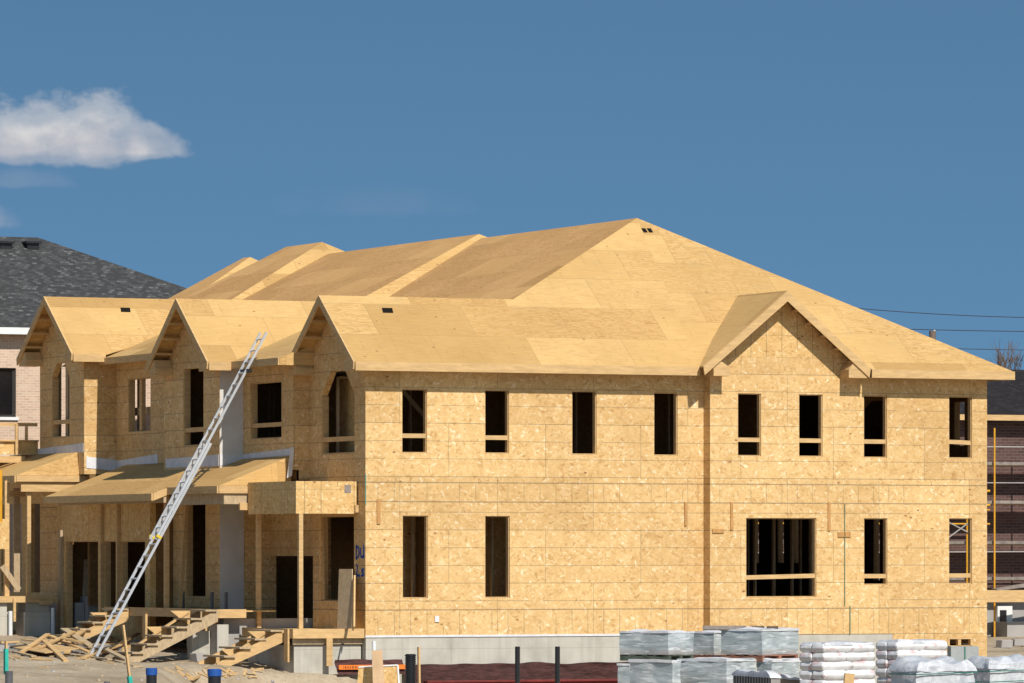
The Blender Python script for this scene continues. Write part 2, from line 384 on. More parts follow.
# ------------------------------------------------------------------ the block under construction
ROOT = thing('townhouse_block', (0, 0, 0), 'unfinished townhouse row clad in bare OSB sheathing, with pale plywood roofs and three street gables', 'house')
def part(mb, name, m, parent=None, bevel=0): return mb.build(name, m, parent or ROOT, bevel)
TW = .15
def P(axis, c, a, z, d=0):     # point on a wall plane, d inwards
    return V((a, c + d, z)) if axis == 'Y' else V((c + d, a, z))
def wall(mb, axis, c, a0, a1, z0, z1, holes=(), th=TW):
    A = sorted({a0, a1} | {h[0] for h in holes} | {h[1] for h in holes})
    Z = sorted({z0, z1} | {h[2] for h in holes} | {h[3] for h in holes})
    A = [a for a in A if a0 <= a <= a1]; Z = [z for z in Z if z0 <= z <= z1]
    na, nz = len(A) - 1, len(Z) - 1
    def solid(i, j):
        if i < 0 or j < 0 or i >= na or j >= nz: return False
        a = (A[i] + A[i + 1]) / 2; z = (Z[j] + Z[j + 1]) / 2
        return not any(h[0] < a < h[1] and h[2] < z < h[3] for h in holes)
    flip = axis == 'X'
    def q(pts): mb.face(pts[::-1] if flip else pts)
    for i in range(na):
        for j in range(nz):
            if not solid(i, j): continue
            a, b, lo, hi = A[i], A[i + 1], Z[j], Z[j + 1]
            q([P(axis, c, a, lo), P(axis, c, b, lo), P(axis, c, b, hi), P(axis, c, a, hi)])
            q([P(axis, c, b, lo, th), P(axis, c, a, lo, th), P(axis, c, a, hi, th), P(axis, c, b, hi, th)])
            if not solid(i - 1, j): q([P(axis, c, a, lo, th), P(axis, c, a, lo), P(axis, c, a, hi), P(axis, c, a, hi, th)])
            if not solid(i + 1, j): q([P(axis, c, b, lo), P(axis, c, b, lo, th), P(axis, c, b, hi, th), P(axis, c, b, hi)])
            if not solid(i, j - 1): q([P(axis, c, a, lo, th), P(axis, c, b, lo, th), P(axis, c, b, lo), P(axis, c, a, lo)])
            if not solid(i, j + 1): q([P(axis, c, a, hi), P(axis, c, b, hi), P(axis, c, b, hi, th), P(axis, c, a, hi, th)])
def hole(axis, c, px0, px1, py0, py1):
    f = onY if axis == 'Y' else onX
    p0 = f(px0, (py0 + py1) / 2, c); p1 = f(px1, (py0 + py1) / 2, c)
    a0, a1 = (p0.x, p1.x) if axis == 'Y' else (p1.y, p0.y)
    m = (p0 + p1) / 2
    return (min(a0, a1), max(a0, a1), zat(py1, m), zat(py0, m))
def abox(mb, axis, c, a0, a1, z0, z1, d0, d1):
    p = P(axis, c, a0, z0, d0); q = P(axis, c, a1, z1, d1); mb.box(p, q)
def opening(axis, c, h, brace=None, sill=True, m=None):
    """rough opening: timber lining, with a brace board across it"""
    a0, a1, z0, z1 = h; t = .022; e = .004
    mb = MB()
    abox(mb, axis, c, a0 + e, a0 + t, z0 + e, z1 - e, .03, TW + .02); abox(mb, axis, c, a1 - t, a1 - e, z0 + e, z1 - e, .03, TW + .02)
    abox(mb, axis, c, a0 + t, a1 - t, z1 - t, z1 - e, .03, TW + .02)
    if sill: abox(mb, axis, c, a0 + t, a1 - t, z0 + e, z0 + t, .03, TW + .02)
    o = part(mb, 'window_frame', m or LUM)
    if brace:
        zz = z1 - (z1 - z0) * brace[0]; tilt = brace[1] if len(brace) > 1 else 0
        b = MB(); d = .06 if len(brace) < 3 else brace[2]
        b.bar(P(axis, c, a0 + t, zz - tilt, d), P(axis, c, a1 - t, zz + tilt, d), .04, .10)
        b.build('brace_board', LUM, o)
    return o

# key planes along the street front, each unit steps a little further out
YR = -.33
XM = onY(704.5, 500, 0).x; XE = onY(987, 500, YR).x
Y1 = onX(309, 400, 0).y;  X2 = onY(293, 400, Y1).x; Y2 = onX(243, 400, X2).y
X3 = onY(219.5, 400, Y2).x; Y3 = onX(164, 400, X3).y
X4 = X2 - .06; Y4 = onX(116, 400, X4).y; X5 = onY(84, 400, Y4).x; Y5 = onX(40, 400, X5).y
ZE = 6.24; OV = .45; Q = .77
print('planes', XM, XE, Y1, X2, Y2, X3, Y3, X4, Y4, X5, Y5)

# ---- foundation
mb = MB(); mb.box((0.012, .01, -1.6), (XM - .02, .3, -.004)); XS_ = onY(893, 640, YR).x; mb.box((XM - .02, YR + .012, -1.6), (XS_, .3, -.004)); mb.box((XS_, .6, -1.6), (XE - .3, .9, -.3))
mb.box((0.02, .3, -1.6), (.3, Y1, -.004)); mb.box((XE - .3, .3, -1.6), (XE - .02, 14, -.004))
part(mb, 'foundation_wall', CONC)
mb = MB(); mb.box((-.005, -.012, -.012), (XM - .02, .012, .035)); part(mb, 'sill_membrane', WRAPM)

# ---- long side wall (two planes, the right one a step nearer)
WT = 6.5
hl = []
for x0, x1, y0, y1 in ((402, 427, 389, 453), (485, 509, 390, 453.5), (572, 596.5, 391, 454.5), (654, 677.5, 392.5, 455.5),
                       (402.5, 428, 515.6, 598.3), (485, 509.7, 516, 597.8)):
    hl.append(hole('Y', 0, x0, x1, y0, y1))
mb = MB(); wall(mb, 'Y', 0, 0, XM, 0, WT, hl); part(mb, 'side_wall', OSB)
for h, br in zip(hl, ((.73,), (.75,), None, None, None, None)): opening('Y', 0, h, br)
hr = []
for x0, x1, y0, y1 in ((737.8, 761, 393.5, 456), (799, 822.5, 394.5, 456.7), (863.8, 887, 395.5, 457.7), (949, 972, 396.5, 458.3),
                       (746, 816.3, 518, 597.2), (864, 887.3, 518.3, 584.7), (949, 972, 518.3, 584)):
    hr.append(hole('Y', YR, x0, x1, y0, y1))
xs = onY(893, 640, YR).x
bw = hole('Y', YR, 947.5, 972, 637, 645.5)
mb = MB(); wall(mb, 'Y', YR, XM - .02, XE, 0, WT, hr)
mb.box((XM - .02, YR + TW, 0), (XM + .1, .0, WT))
part(mb, 'side_wall', OSB)
mb = MB(); wall(mb, 'Y', YR, xs, XE, -.62, -.002, [bw]); part(mb, 'basement_wall', OSB)
for h, br in zip(hr, ((.74,), (.74,), (.74,), (.74, -.01), (.74, .02), (.87,), (.87,))): opening('Y', YR, h, br)
mbw = MB(); a0, a1, z0, z1 = bw
mbw.box((a0, YR - .02, z1 - .05), (a1, YR + .1, z1)); mbw.box((a0, YR - .02, z0), (a0 + .05, YR + .1, z1 - .05)); mbw.box((a1 - .05, YR - .02, z0), (a1, YR + .1, z1 - .05))
mbw.box(((a0 + a1) / 2 - .05, YR - .01, z0), ((a0 + a1) / 2 + .03, YR + .1, z1 - .05)); part(mbw, 'basement_window_frame', LUM)

# right end wall with the openings one sees daylight through
def throughY(px): return onX(px, 480, XE).y
er = []
for px0, px1, py0, py1 in ((960, 970, 402, 446), (946, 977, 500, 590), (879, 885, 515, 580)):
    m = onX((px0 + px1) / 2, 0, XE)
    er.append((throughY(px1), throughY(px0), zat(py1, m), zat(py0, m)))
for px0, px1 in ((758, 764), (783, 789), (799, 806)):
    m = onX(px0, 0, XE); er.append((throughY(px1), throughY(px0), zat(563, m), zat(518, m)))
mb = MB()
A = sorted(er)
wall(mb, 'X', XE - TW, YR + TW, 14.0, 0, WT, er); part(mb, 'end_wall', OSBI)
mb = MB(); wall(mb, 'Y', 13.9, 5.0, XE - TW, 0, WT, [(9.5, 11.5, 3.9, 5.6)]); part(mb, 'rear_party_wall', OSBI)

# ---- floors
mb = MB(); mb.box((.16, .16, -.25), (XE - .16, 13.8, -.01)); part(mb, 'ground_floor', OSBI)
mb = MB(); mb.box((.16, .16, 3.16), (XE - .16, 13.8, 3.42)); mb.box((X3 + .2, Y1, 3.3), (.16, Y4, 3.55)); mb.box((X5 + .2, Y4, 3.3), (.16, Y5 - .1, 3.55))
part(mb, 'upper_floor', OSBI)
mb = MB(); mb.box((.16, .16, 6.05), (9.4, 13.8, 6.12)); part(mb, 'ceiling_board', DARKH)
# ---- stud partitions behind the windows
def studs(y, x0, x1, z0, z1, step=.61):
    mb = MB(); x = x0
    while x < x1:
        mb.box((x, y, z0 + .045), (x + .045, y + .1, z1 - .045)); x += step
    mb.box((x0, y, z0), (x1, y + .1, z0 + .045)); mb.box((x0, y, z1 - .045), (x1, y + .1, z1))
    part(mb, 'stud_partition', LUM2)
studs(1.0, .4, 8.3, 0, 3.14, .4); studs(2.6, .4, 12.4, 3.43, 6.0); studs(2.3, 9.6, XE - 3.2, 0, 3.14, .5); studs(4.6, 9.2, XE - .5, 0, 3.14, .72)
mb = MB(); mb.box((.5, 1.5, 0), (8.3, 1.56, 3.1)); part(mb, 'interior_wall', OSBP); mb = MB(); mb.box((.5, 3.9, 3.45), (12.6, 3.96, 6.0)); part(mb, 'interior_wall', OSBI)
mb = MB(); mb.bar((1.2, 1.2, 5.9), (2.9, 1.4, 4.2), .05, .09); part(mb, 'wall_brace', LUM2)
mb = MB(); mb.bar((13.3, 3.2, 4.4), (15.4, 3.6, 6.1), .05, .12); mb.bar((13.4, 3.4, 5.6), (15.6, 3.4, 5.7), .05, .1); part(mb, 'wall_brace', LUM)

# ------------------------------------------------------------------ roofs
def slab(mb, pts, t=.03): mb.prism(pts, (0, 0, -t))
def fascia(mb, p, q, outn, h=.2, t=.04, drop=.0):
    p = V(p) + V((0, 0, -drop)); q = V(q) + V((0, 0, -drop)); o = V(outn).normalized() * t
    dn = V((0, 0, -h))
    mb.prism([p, q, q + dn, p + dn], o)
AX = onD(637, 218, 0.1)
# near hip: apex found on the plane that rises from the eave at pitch Q
AP = None
for k in range(200):
    y = 2 + k * .02; p = onY(637, 218, y)
    if ZE + Q * (y + OV) >= p.z: AP = p; break
RX = AP.x
CR = V((XE + OV + .02, YR - OV, ZE)); 
pr = onX(320, 297, -OV); YG = pr.y; ZG = ZE + Q * (YG + OV)
PA = .475
J1 = V((RX - (AP.z - ZG) / PA, YG, ZG))
print('apex', AP, 'pr', pr, ZG, J1)
# dormer foot points
DL = onY(705, 372, YR - OV); DR = onY(872, 377, YR - OV); DP = onY(787, 291, YR - OV)
DZE = ZE
PL = V((DL.x, -OV, ZE)); PR = V((DR.x, YR - OV, ZE))
mb = MB()
slab(mb, [(-OV, -OV, ZE), PL, AP, J1, (-OV, YG, ZG)])
cut = lambda p: p + (AP - p) * ((YR + .12 - p.y) / (AP.y - p.y))
slab(mb, [cut(PL), cut(PR), AP]); slab(mb, [PL, PL + V((.3, 0, 0)), cut(PL) + V((.9, 0, 0)), cut(PL)]); slab(mb, [PR, CR, AP])
part(mb, 'side_roof_slope', PLY)
YRB = 14.2    # rear end of the near roof
mb = MB(); RB = V((RX, YRB, AP.z))
slab(mb, [J1, AP, RB, (J1.x - .6, YRB, J1.z - .6 * PA), (J1.x - .6, YG + .01, J1.z - .6 * PA)])
part(mb, 'front_roof_slope', PLYR)
mb = MB(); pe = (AP.z - ZE) / (CR.x - RX)
slab(mb, [AP, CR, (CR.x, YRB, ZE), RB]); part(mb, 'rear_roof_slope', PLY)
# fascias
mb = MB(); fascia(mb, (-OV, -OV, ZE), (DL.x + .02, -OV, ZE), (0, -1, 0)); part(mb, 'fascia_board', LUM)
mb = MB(); fascia(mb, (DR.x - .02, YR - OV, ZE), (CR.x, YR - OV, ZE), (0, -1, 0)); part(mb, 'fascia_board', LUM)
mb = MB(); fascia(mb, (CR.x, YR - OV, ZE), (CR.x, YRB, ZE), (1, 0, 0)); part(mb, 'fascia_board', LUM)
mb = MB(); mb.box((0, -OV + .01, ZE - .2), (DL.x, -.003, ZE - .185)); part(mb, 'soffit_ledger', LUM2); mb = MB(); mb.box((DR.x, YR - OV + .01, ZE - .2), (XE + .4, YR - .003, ZE - .185))
part(mb, 'soffit_ledger', LUM2)

# ---- cross gable on the long side
xc = (DL.x + DR.x) / 2; xc = DP.x; zpk = DP.z; fy = YR - OV
hw = (DR.x - DL.x) / 2; qd = (zpk - ZE) / hw
DLx, DRx = xc - hw, xc + hw
def main_z(y): return ZE + (AP.z - ZE) / (AP.y - YR + OV) * (y - YR + OV)
yj = YR - OV + (zpk - ZE) / ((AP.z - ZE) / (AP.y - YR + OV)) + .35
mb = MB()
slab(mb, [(DLx, fy, ZE + .01), (xc, fy, zpk + .01), (xc, yj, zpk + .01), (DLx, fy + .15, ZE + .01)])
part(mb, 'dormer_roof_slope', PLY)
mb = MB(); slab(mb, [(DRx, fy, ZE + .01), (DRx, fy + .15, ZE + .01), (xc, yj, zpk + .01), (xc, fy, zpk + .01)])
part(mb, 'dormer_roof_slope', PLY)
mb = MB(); dn = V((0, 0, -.2))
mb.prism([(DLx, fy, ZE), (xc, fy, zpk), V((xc, fy, zpk)) + dn * 1.2, V((DLx + .03, fy, ZE)) + dn], (0, -.04, 0)); part(mb, 'rake_board', LUM)
mb = MB(); mb.prism([(xc, fy, zpk), (DRx, fy, ZE), V((DRx - .03, fy, ZE)) + dn, V((xc, fy, zpk)) + dn * 1.2], (0, -.04, 0)); part(mb, 'rake_board', LUM)
zg0 = WT + .002
yw = YR
ins = (zg0 - ZE) / qd
mb = MB(); mb.prism([(DLx + ins + .06, yw, zg0), (DRx - ins - .06, yw, zg0), (xc, yw, zpk - .06)], (0, TW, 0)); part(mb, 'dormer_gable', OSBV)
mb = MB(); mb.box((DLx + .28, fy + .0, ZE - .21), (DLx + .72, yw - .004, ZE - .02)); part(mb, 'eave_return', LUM)
mb = MB(); mb.box((DRx - .56, fy - .0, ZE - .21), (DRx - .06, yw - .004, ZE - .02)); part(mb, 'eave_return', LUM)
mb = MB(); mb.prism([(DRx - .56, fy, ZE - .018), (DRx - .06, fy, ZE - .018), (DRx - .44, fy, ZE + .14)], (0, OV - .01, 0)); part(mb, 'eave_return', LUM)
mb = MB(); mb.prism([(DLx + .1, fy + .01, ZE - .018), (DLx + .72, fy + .01, ZE - .018), (DLx + .5, fy + .01, ZE + .12)], (0, OV - .02, 0)); part(mb, 'eave_return', LUM)
for k in range(5):
    t = .16 + k * .165
    mb = MB(); x = xc + hw * t; z = zpk - (zpk - ZE) * t - .13
    mb.box((x - .02, fy + .01, z - .045), (x + .1, yw - .004, z)); part(mb, 'lookout_block', LUM)
# small plywood holes as flat plates, attic shade put into their near-black colour
def roof_hole_patch(p, u, w, nrm, a, bb):
    mb = MB(); n = V(nrm).normalized(); c = V(p) + n * .006
    u = V(u).normalized() * a; w = V(w).normalized() * bb
    mb.prism([c - u - w, c + u - w, c + u + w, c - u + w], -n * .004); part(mb, 'vent_hole_patch', DARKH)
q2 = (AP.z - ZE) / (AP.y - YR + OV)
def onplane(px, py, p0, n):
    d = ray(px, py); n = V(n); return CAM + d * ((V(p0) - CAM).dot(n) / d.dot(n))
nA = (PR - PL).cross(AP - PL).normalized(); nA = nA if nA.z > 0 else -nA
for px in (644.5, 650):
    p = onplane(px, 230.5, AP, nA); roof_hole_patch(p, (1, 0, 0), nA.cross(V((1, 0, 0))), nA, .055, .09)
nL = V((0, -Q, 1)).normalized()
roof_hole_patch(onplane(387.5, 310.5, (0, -OV, ZE), nL), (1, -.0, 0), (0.25, 1, Q), nL, .13, .10)

# ---- front gables
def gable(xf, yc, y0, y1, ze, zr, xj, xv, face_x, w0, w1, zfloor, hole_px=None, brace=None, arch=True, ply=PLY, right=True):
    """street gable: ridge runs back along +X; y0 = near eave, y1 = far eave, w0/w1 = wall ends"""
    q = (zr - ze) / (yc - y0)
    for (ye, rt) in ((y0, True), (y1, False)):
        if rt and not right: pass
        else:
            mb = MB()
            pts = [(xf, ye, ze), (xv, ye, ze), (xj, yc, zr), (xf, yc, zr)]
            slab(mb, pts); part(mb, 'gable_roof_slope', ply)
        mb = MB(); d = V((0, 0, -.17)); s = 1 if rt else -1
        mb.prism([(xf, ye, ze), (xf, yc, zr), V((xf, yc, zr)) + d * 1.25, V((xf, ye + s * .03, ze)) + d], (-.04, 0, 0)); part(mb, 'rake_board', LUM)
        # eave return and lookouts below the overhang
        mb = MB(); e0, e1 = sorted((ye + s * .10, ye + s * .62)); mb.box((xf + .0, e0, ze - .20), (face_x - .004, e1, ze - .04)); part(mb, 'eave_return', LUM)
        mb = MB(); mb.prism([(xf + .01, ye + s * .14, ze - .038), (xf + .01, ye + s * .60, ze - .038), (xf + .01, ye + s * .5, ze + .16)], (OV - .02, 0, 0)); part(mb, 'eave_return', LUM)
        for k in range(3):
            t = .28 + k * .22; y = yc + (ye - yc) * t; z = zr - (zr - ze) * t - .12
            mb = MB(); mb.box((xf + .005, y - .08, z - .05), (face_x - .004, y + .03, z)); part(mb, 'lookout_block', LUM)
    if right:
        mb = MB(); fascia(mb, (xf, y0, ze), (xv, y0, ze), (0, -1, 0)); part(mb, 'fascia_board', LUM)
    hs = []
    if hole_px: hs = [hole('X', face_x, *hole_px)]
    mb = MB(); wall(mb, 'X', face_x, w0, w1, zfloor, ze, hs)
    w1 = min(w1, y1 - .2); zc0 = ze + q * (w0 - y0) - .05; zc1 = ze + q * (y1 - w1) - .05
    mb.prism([(face_x, w0, ze + .0005), (face_x, w1, ze + .0005), (face_x, w1, zc1), (face_x, yc, zr - .05), (face_x, w0, zc0)], (TW, 0, 0))
    if hs and arch:
        a0, a1, z0, z1 = hs[0]; c = (a1 - a0) * .28
        for s, a in ((1, a0), (-1, a1)):
            mb.prism([(face_x, a, z1), (face_x, a + s * c, z1), (face_x, a, z1 - c)], (TW, 0, 0))
    part(mb, 'gable_wall', OSB)
    if hs:
        a0, a1, z0, z1 = hs[0]
        mb = MB(); t = .03
        mb.box((face_x + .012, a0 + .003, z0 + .003), (face_x + TW + .02, a0 + t, z1 - (.28 * (a1 - a0) if arch else 0))); mb.box((face_x + .012, a1 - t, z0 + .003), (face_x + TW + .02, a1 - .003, z1 - (.28 * (a1 - a0) if arch else 0)))
        mb.box((face_x + .012, a0 + t, z0 + .003), (face_x + TW + .02, a1 - t, z0 + t)); fr = part(mb, 'window_frame', LUM)
        if brace:
            zz = z1 - (z1 - z0) * brace; mb = MB(); mb.bar((face_x + .05, a0 + t, zz), (face_x + .05, a1 - t, zz), .04, .11); mb.build('brace_board', LUM, fr)
    return hs
# gable of the near unit (its right slope is the long side roof)
gable(-OV, YG, -OV, 2 * YG + OV, ZE, ZG, J1.x, .8, 0, TW + .001, Y1 + .4, 3.42, (321.5, 354.5, 371, 454), .82, right=False)
mb = MB(); mb.box((TW + .55, .3, 3.43), (TW + .6, 3.2, 6.04)); part(mb, 'interior_wall', OSBP)
mb = MB(); wall(mb, 'Y', Y3 - .35, X3 + .2, 5.0, 3.56, 6.6, [hole('Y', Y3 - .35, 267.6, 269.8, 390, 437), hole('Y', Y3 - .35, 272.4, 274.6, 390, 437)]); part(mb, 'interior_wall', OSBI)
# second gable
xf = X3 - OV
g2p = onX(177, 298.5, xf); g2e = onX(208.6, 361.7, xf); ZB = g2e.z
g2w0, g2w1 = Y2, Y3
XJB = 4.7
y1e = 2 * g2p.y - g2e.y
gable(xf, g2p.y, g2e.y, y1e, ZB, g2p.z, XJB, X2 - OV, X3, Y2, Y3, 3.85, (183.5, 203.5, 368.5, 446), .79, arch=False)
# third gable
xf3 = X5 - OV
g3p = onX(45, 296.5, xf3); g3e = onX(73, 353.5, xf3); ZC = g3e.z
y1e3 = 2 * g3p.y - g3e.y
gable(xf3, g3p.y, g3e.y, y1e3, ZC, g3p.z, XJB, X4 - OV, X5, Y4, Y5, 3.9, (52, 69.5, 363, 437.5), .79, arch=True)
nG3 = V((0, -(g3p.z - ZC) / (g3p.y - g3e.y), 1)).normalized()
roof_hole_patch(onplane(125.5, 310, (xf3, g3e.y, ZC), nG3), (1, 0, 0), (.25, 1, .77), nG3, .13, .10)
print('gables', g2p, g2e, y1e, g3p, g3e, y1e3)

mb = MB(); a = onX(58.7, 400, X5 + TW + .1); mb.box((X5 + TW + .05, a.y - .1, 3.95), (X5 + TW + .14, a.y + .1, 6.9)); part(mb, 'window_stud', LUM2)
mb = MB(); a = onX(68.5, 400, X5 + TW + .1); mb.box((X5 + TW + .05, a.y - .09, 3.95), (X5 + TW + .14, a.y + .09, 6.9)); part(mb, 'window_stud', LUM2)
# window walls between the gables
pB = onX(283, 357.3, X2 - OV); ZBE = pB.z
hB = hole('X', X2, 250.5, 281.5, 382, 438.5)
mb = MB(); wall(mb, 'X', X2, Y1, Y2, 3.85, ZBE + .15, [hB]); 
mb.box((X2 + TW, Y1, 3.62), (.0, Y1 + TW, ZBE + .4)); part(mb, 'window_wall', OSB)
mb = MB(); mb.box((X2 + .004, Y1 - .012, 4.03), (-.003, Y1, ZBE - .1)); part(mb, 'wall_panel', OSB)
opening('X', X2, hB, (.76,))
pC = onX(116, 356.8, X4 - OV); ZCE = pC.z
hC = hole('X', X4, 128.5, 150.5, 378, 431.5)
mb = MB(); wall(mb, 'X', X4, Y3, Y4, 3.85, ZCE + .15, [hC]); part(mb, 'window_wall', OSB)
o = opening('X', X4, hC); a0, a1, z0, z1 = hC
mb = MB(); mb.box((X4 + .03, (a0 + a1) / 2 - .085, z0 + .036), (X4 + .13, (a0 + a1) / 2 + .075, z1 - .036)); mb.build('mullion_stud', LUM, o)
mb = MB(); mb.box((X4 + .25, a0 - .3, z0 + .42), (X4 + .30, a1 + .3, z0 + .62)); mb.box((X4 + .305, a0 - .02, z0 - .2), (X4 + .4, a0 + .16, z1 + .2)); part(mb, 'window_stud', LUM2)
mb = MB(); mb.box((X4 + .305, a1 - .16, z0 - .2), (X4 + .4, a1 + .2, z1 + .2)); part(mb, 'window_stud', LUM2)
# returns of the projecting gables, facing the sun
mb = MB(); mb.box((X3 + TW, Y2, 3.85), (X2, Y2 + TW, ZB + .3)); part(mb, 'gable_return', OSB)
mb = MB(); mb.box((X3 + .006, Y2 - .012, .5), (X2 + .02, Y2 - .001, ZB - .12)); part(mb, 'house_wrap_sheet', HWRAP)
mb = MB(); mb.box((X5 + TW, Y4, 3.9), (X4, Y4 + TW, ZC + .3)); part(mb, 'gable_return', OSB)
mb = MB(); mb.box((X5 + .004, Y4 - .012, 3.9), (X4 + .0, Y4 - .001, ZC - .12)); part(mb, 'wall_panel', OSB)
mb = MB(); mb.box((X3 + TW, Y3 - TW, 3.85), (X4, Y3, ZB + .3)); part(mb, 'gable_return', OSB)
# lower roof slopes between the gables
XT = 2.6
def lower(xe, ze, ya, yb, zt, name='front_roof_slope'):
    mb = MB(); slab(mb, [(xe, ya, ze), (XT, ya, zt), (XT, yb, zt), (xe, yb, ze)]); slab(mb, [(XT, ya, zt), (XJB + .4, ya, zt), (XJB + .4, yb, zt), (XT, yb, zt)])
    part(mb, name, PLY)
    mb = MB(); fascia(mb, (xe, ya, ze), (xe, yb, ze), (-1, 0, 0), .17); part(mb, 'fascia_board', LUM)
YB0 = onX(293, 360, X2 - OV).y; YB0 = Y1 - .28
ZTB = ZBE + .37 * (XT - X2 + OV)
lower(X2 - OV, ZBE, YB0, g2p.y, ZTB)
mb = MB(); mb.prism([(X2 - OV, YB0, ZBE), (XT, YB0, ZTB), (XT, YB0, ZBE - .17), (X2 - OV, YB0, ZBE - .17)], (0, -.03, 0)); part(mb, 'step_wall', PLY)
lower(X4 - OV, ZCE, g2p.y, g3p.y, ZCE + .37 * (XT - X4 + OV))

# upper roofs of the units behind, each with its own near hip showing above the lower one
def upper(px, py, p_, yend, xl, zoff=0, q=Q, step=True):
    A_ = onX(px, py, RX)
    # onX on the ridge plane gives Y and Z of the apex
    A_.z += zoff
    h = A_.z - (ZE + .2)
    L = V((RX - h / p_, A_.y - h / q, A_.z - h)); Rr = V((RX + h / p_, A_.y - h / q, A_.z - h))
    E = V((RX, yend, A_.z))
    mb = MB(); hq = (RX - xl) * p_; slab(mb, [(xl, A_.y - hq / q, A_.z - hq), (2 * RX - xl, A_.y - hq / q, A_.z - hq), A_]); part(mb, 'hip_roof_slope', PLY)
    mb = MB(); hl_ = (RX - xl) * p_
    Lx = V((xl, A_.y - hl_ / q, A_.z - hl_))
    slab(mb, [Lx, A_, E, (xl, yend, Lx.z)]); part(mb, 'front_roof_slope', PLYR)
    mb = MB(); slab(mb, [A_, Rr, (Rr.x, yend, Rr.z), E]); part(mb, 'rear_roof_slope', PLY)
    mb = MB(); mb.prism([(xl + .1, yend - .05, 3.0 if False else Lx.z - .2), (RX, yend - .05, A_.z - .06), (Rr.x - .1, yend - .05, Rr.z - .1)], (0, -.1, 0)); part(mb, 'roof_end_gable', OSBP)
    return A_
yC_end = onX(286, 246, RX).y
A1 = upper(479, 239.5, .43, onX(300, 250, RX).y, 2.2, .14)
A2 = upper(322, 242, .49, yC_end, 3.4)
A3 = upper(250, 257, .53, onX(243, 257, RX).y, 3.4)
print('upper', A1, A2, A3, yC_end)
mb = MB(); ye = A3.y + .3
wall(mb, 'X', 8.2, 14.3, ye, -.3, 7.2, []); mb.box((8.2 + TW, ye - .15, -.3), (XE, ye, 7.0)); mb.box((XE - TW, 14.3, -.3), (XE, ye - .15, 6.6)); part(mb, 'rear_wall', OSB)

# white membrane upstands where the porch roofs meet the walls
def flash(pts, vec, n='flashing_membrane'):
    mb = MB(); mb.prism(pts, vec); part(mb, n, WRAPM)
def fl_x(px0, px1, yt0, yb0, yt1, yb1, X):
    a = onX(px0, 0, X); b = onX(px1, 0, X)
    flash([(X - .012, a.y, zat(yt0, a)), (X - .012, b.y, zat(yt1, b)), (X - .012, b.y, zat(yb1, b)), (X - .012, a.y, zat(yb0, a))], (.009, 0, 0))
def fl_y(px0, px1, yt0, yb0, yt1, yb1, Y):
    a = onY(px0, 0, Y); b = onY(px1, 0, Y)
    flash([(a.x, Y - .026, zat(yt0, a)), (b.x, Y - .026, zat(yt1, b)), (b.x, Y - .026, zat(yb1, b)), (a.x, Y - .026, zat(yb0, a))], (0, .009, 0))
fl_x(38, 83.5, 449, 456, 443, 452, X5); fl_x(117, 158, 461, 472, 454, 470, X4); fl_x(166, 219, 459, 468, 454.5, 466, X3); fl_x(243, 292.5, 454.5, 459, 448, 455, X2)
fl_y(86, 116, 456.5, 468, 460, 471, Y4); fl_y(219.5, 242, 454, 466, 456, 460, Y2)
mb = MB(); a = onY(287, 478, Y1 - .05); b = onY(293, 447, Y1 - .05); mb.prism([a, onY(292, 476, Y1 - .05), b + V((.03, 0, 0)), b - V((.05, 0, 0)), onY(289, 462, Y1 - .05)], (0, .02, 0)); part(mb, 'flashing_membrane', WRAPM)
# ------------------------------------------------------------------ ground height
def sst(a, b, x):
    t = max(0., min(1., (x - a) / (b - a))); return t * t * (3 - 2 * t)
def gz(x, y):
    z = -.60 + .034 * max(0., min(16., y - 2.6))
    z -= .22 * sst(-4.4, -1.6, x) * (1 - sst(0., 3.2, y)) * sst(-12., -3., y)
    u = x * cos(TH) - y * sin(TH)          # across the view from the road
    front = 1 - sst(-.05, .5, y) if x > -.3 else 1 - sst(-1.2, -.2, y)
    z -= .75 * sst(-4.3, -3.1, u) * front
    z -= .2 * sst(-8., -16., y) * sst(-9., -2., u)
    z += .15 * math.exp(-((x + 4.6) ** 2 / 3.5 + (y - 8.6) ** 2 / 5.0))
    z -= .034 * max(0., min(16., y - 2.6)) * .75 * sst(11, 15, x); z += .04 * sst(16.5, 18, x) * sst(16, 19, y)
    n = noise.noise(V((x * .55, y * .55, .3))) * .07 + noise.noise(V((x * 1.7, y * 1.7, 4.))) * .04 + noise.noise(V((x * 4.5, y * 4.5, 8.))) * .022
    return z + n * sst(400, 200, abs(x) + abs(y))
def onG(px, py):
    d = ray(px, py); t = 95.
    while t < 200:
        p = CAM + d * t
        if p.z <= gz(p.x, p.y): return p
        t += .05
    return CAM + d * 140

# ------------------------------------------------------------------ street front, lower storey
YA = onX(313, 560, 0).y
hA = hole('X', 0, 321, 354, 516, 601)
mb = MB(); wall(mb, 'X', 0, TW + .001, YA, 0, 3.419, [hA]); part(mb, 'entrance_wall', OSB); opening('X', 0, hA)
XAB = .30
hAB = hole('X', XAB, 264, 313.5, 556, 629); YA2 = hAB[0] - .1
hAB = (hAB[0], hAB[1], .02, hAB[3])
mb = MB(); wall(mb, 'X', XAB, min(YA, YA2), Y2 + .1, 0, 3.61, [hAB]); part(mb, 'entrance_wall', OSB)
mb = MB(); mb.box((X2 + TW, Y1 + .02, 3.62), (XAB + .02, Y2, 3.84)); part(mb, 'floor_overhang', OSBP)
mb = MB(); mb.box((X3 + TW, Y2, .2), (XAB + .15, Y2 + TW, 3.849)); part(mb, 'entrance_return', OSB)
hB1 = hole('X', X3, 186, 205.5, 503, 597)
mb = MB(); wall(mb, 'X', X3, Y2, Y3, .2, 3.849, [hB1]); part(mb, 'entrance_wall', OSB); opening('X', X3, hB1)
XG = -1.6
G0 = onX(150, 560, XG).y; G1 = onX(57, 560, XG).y
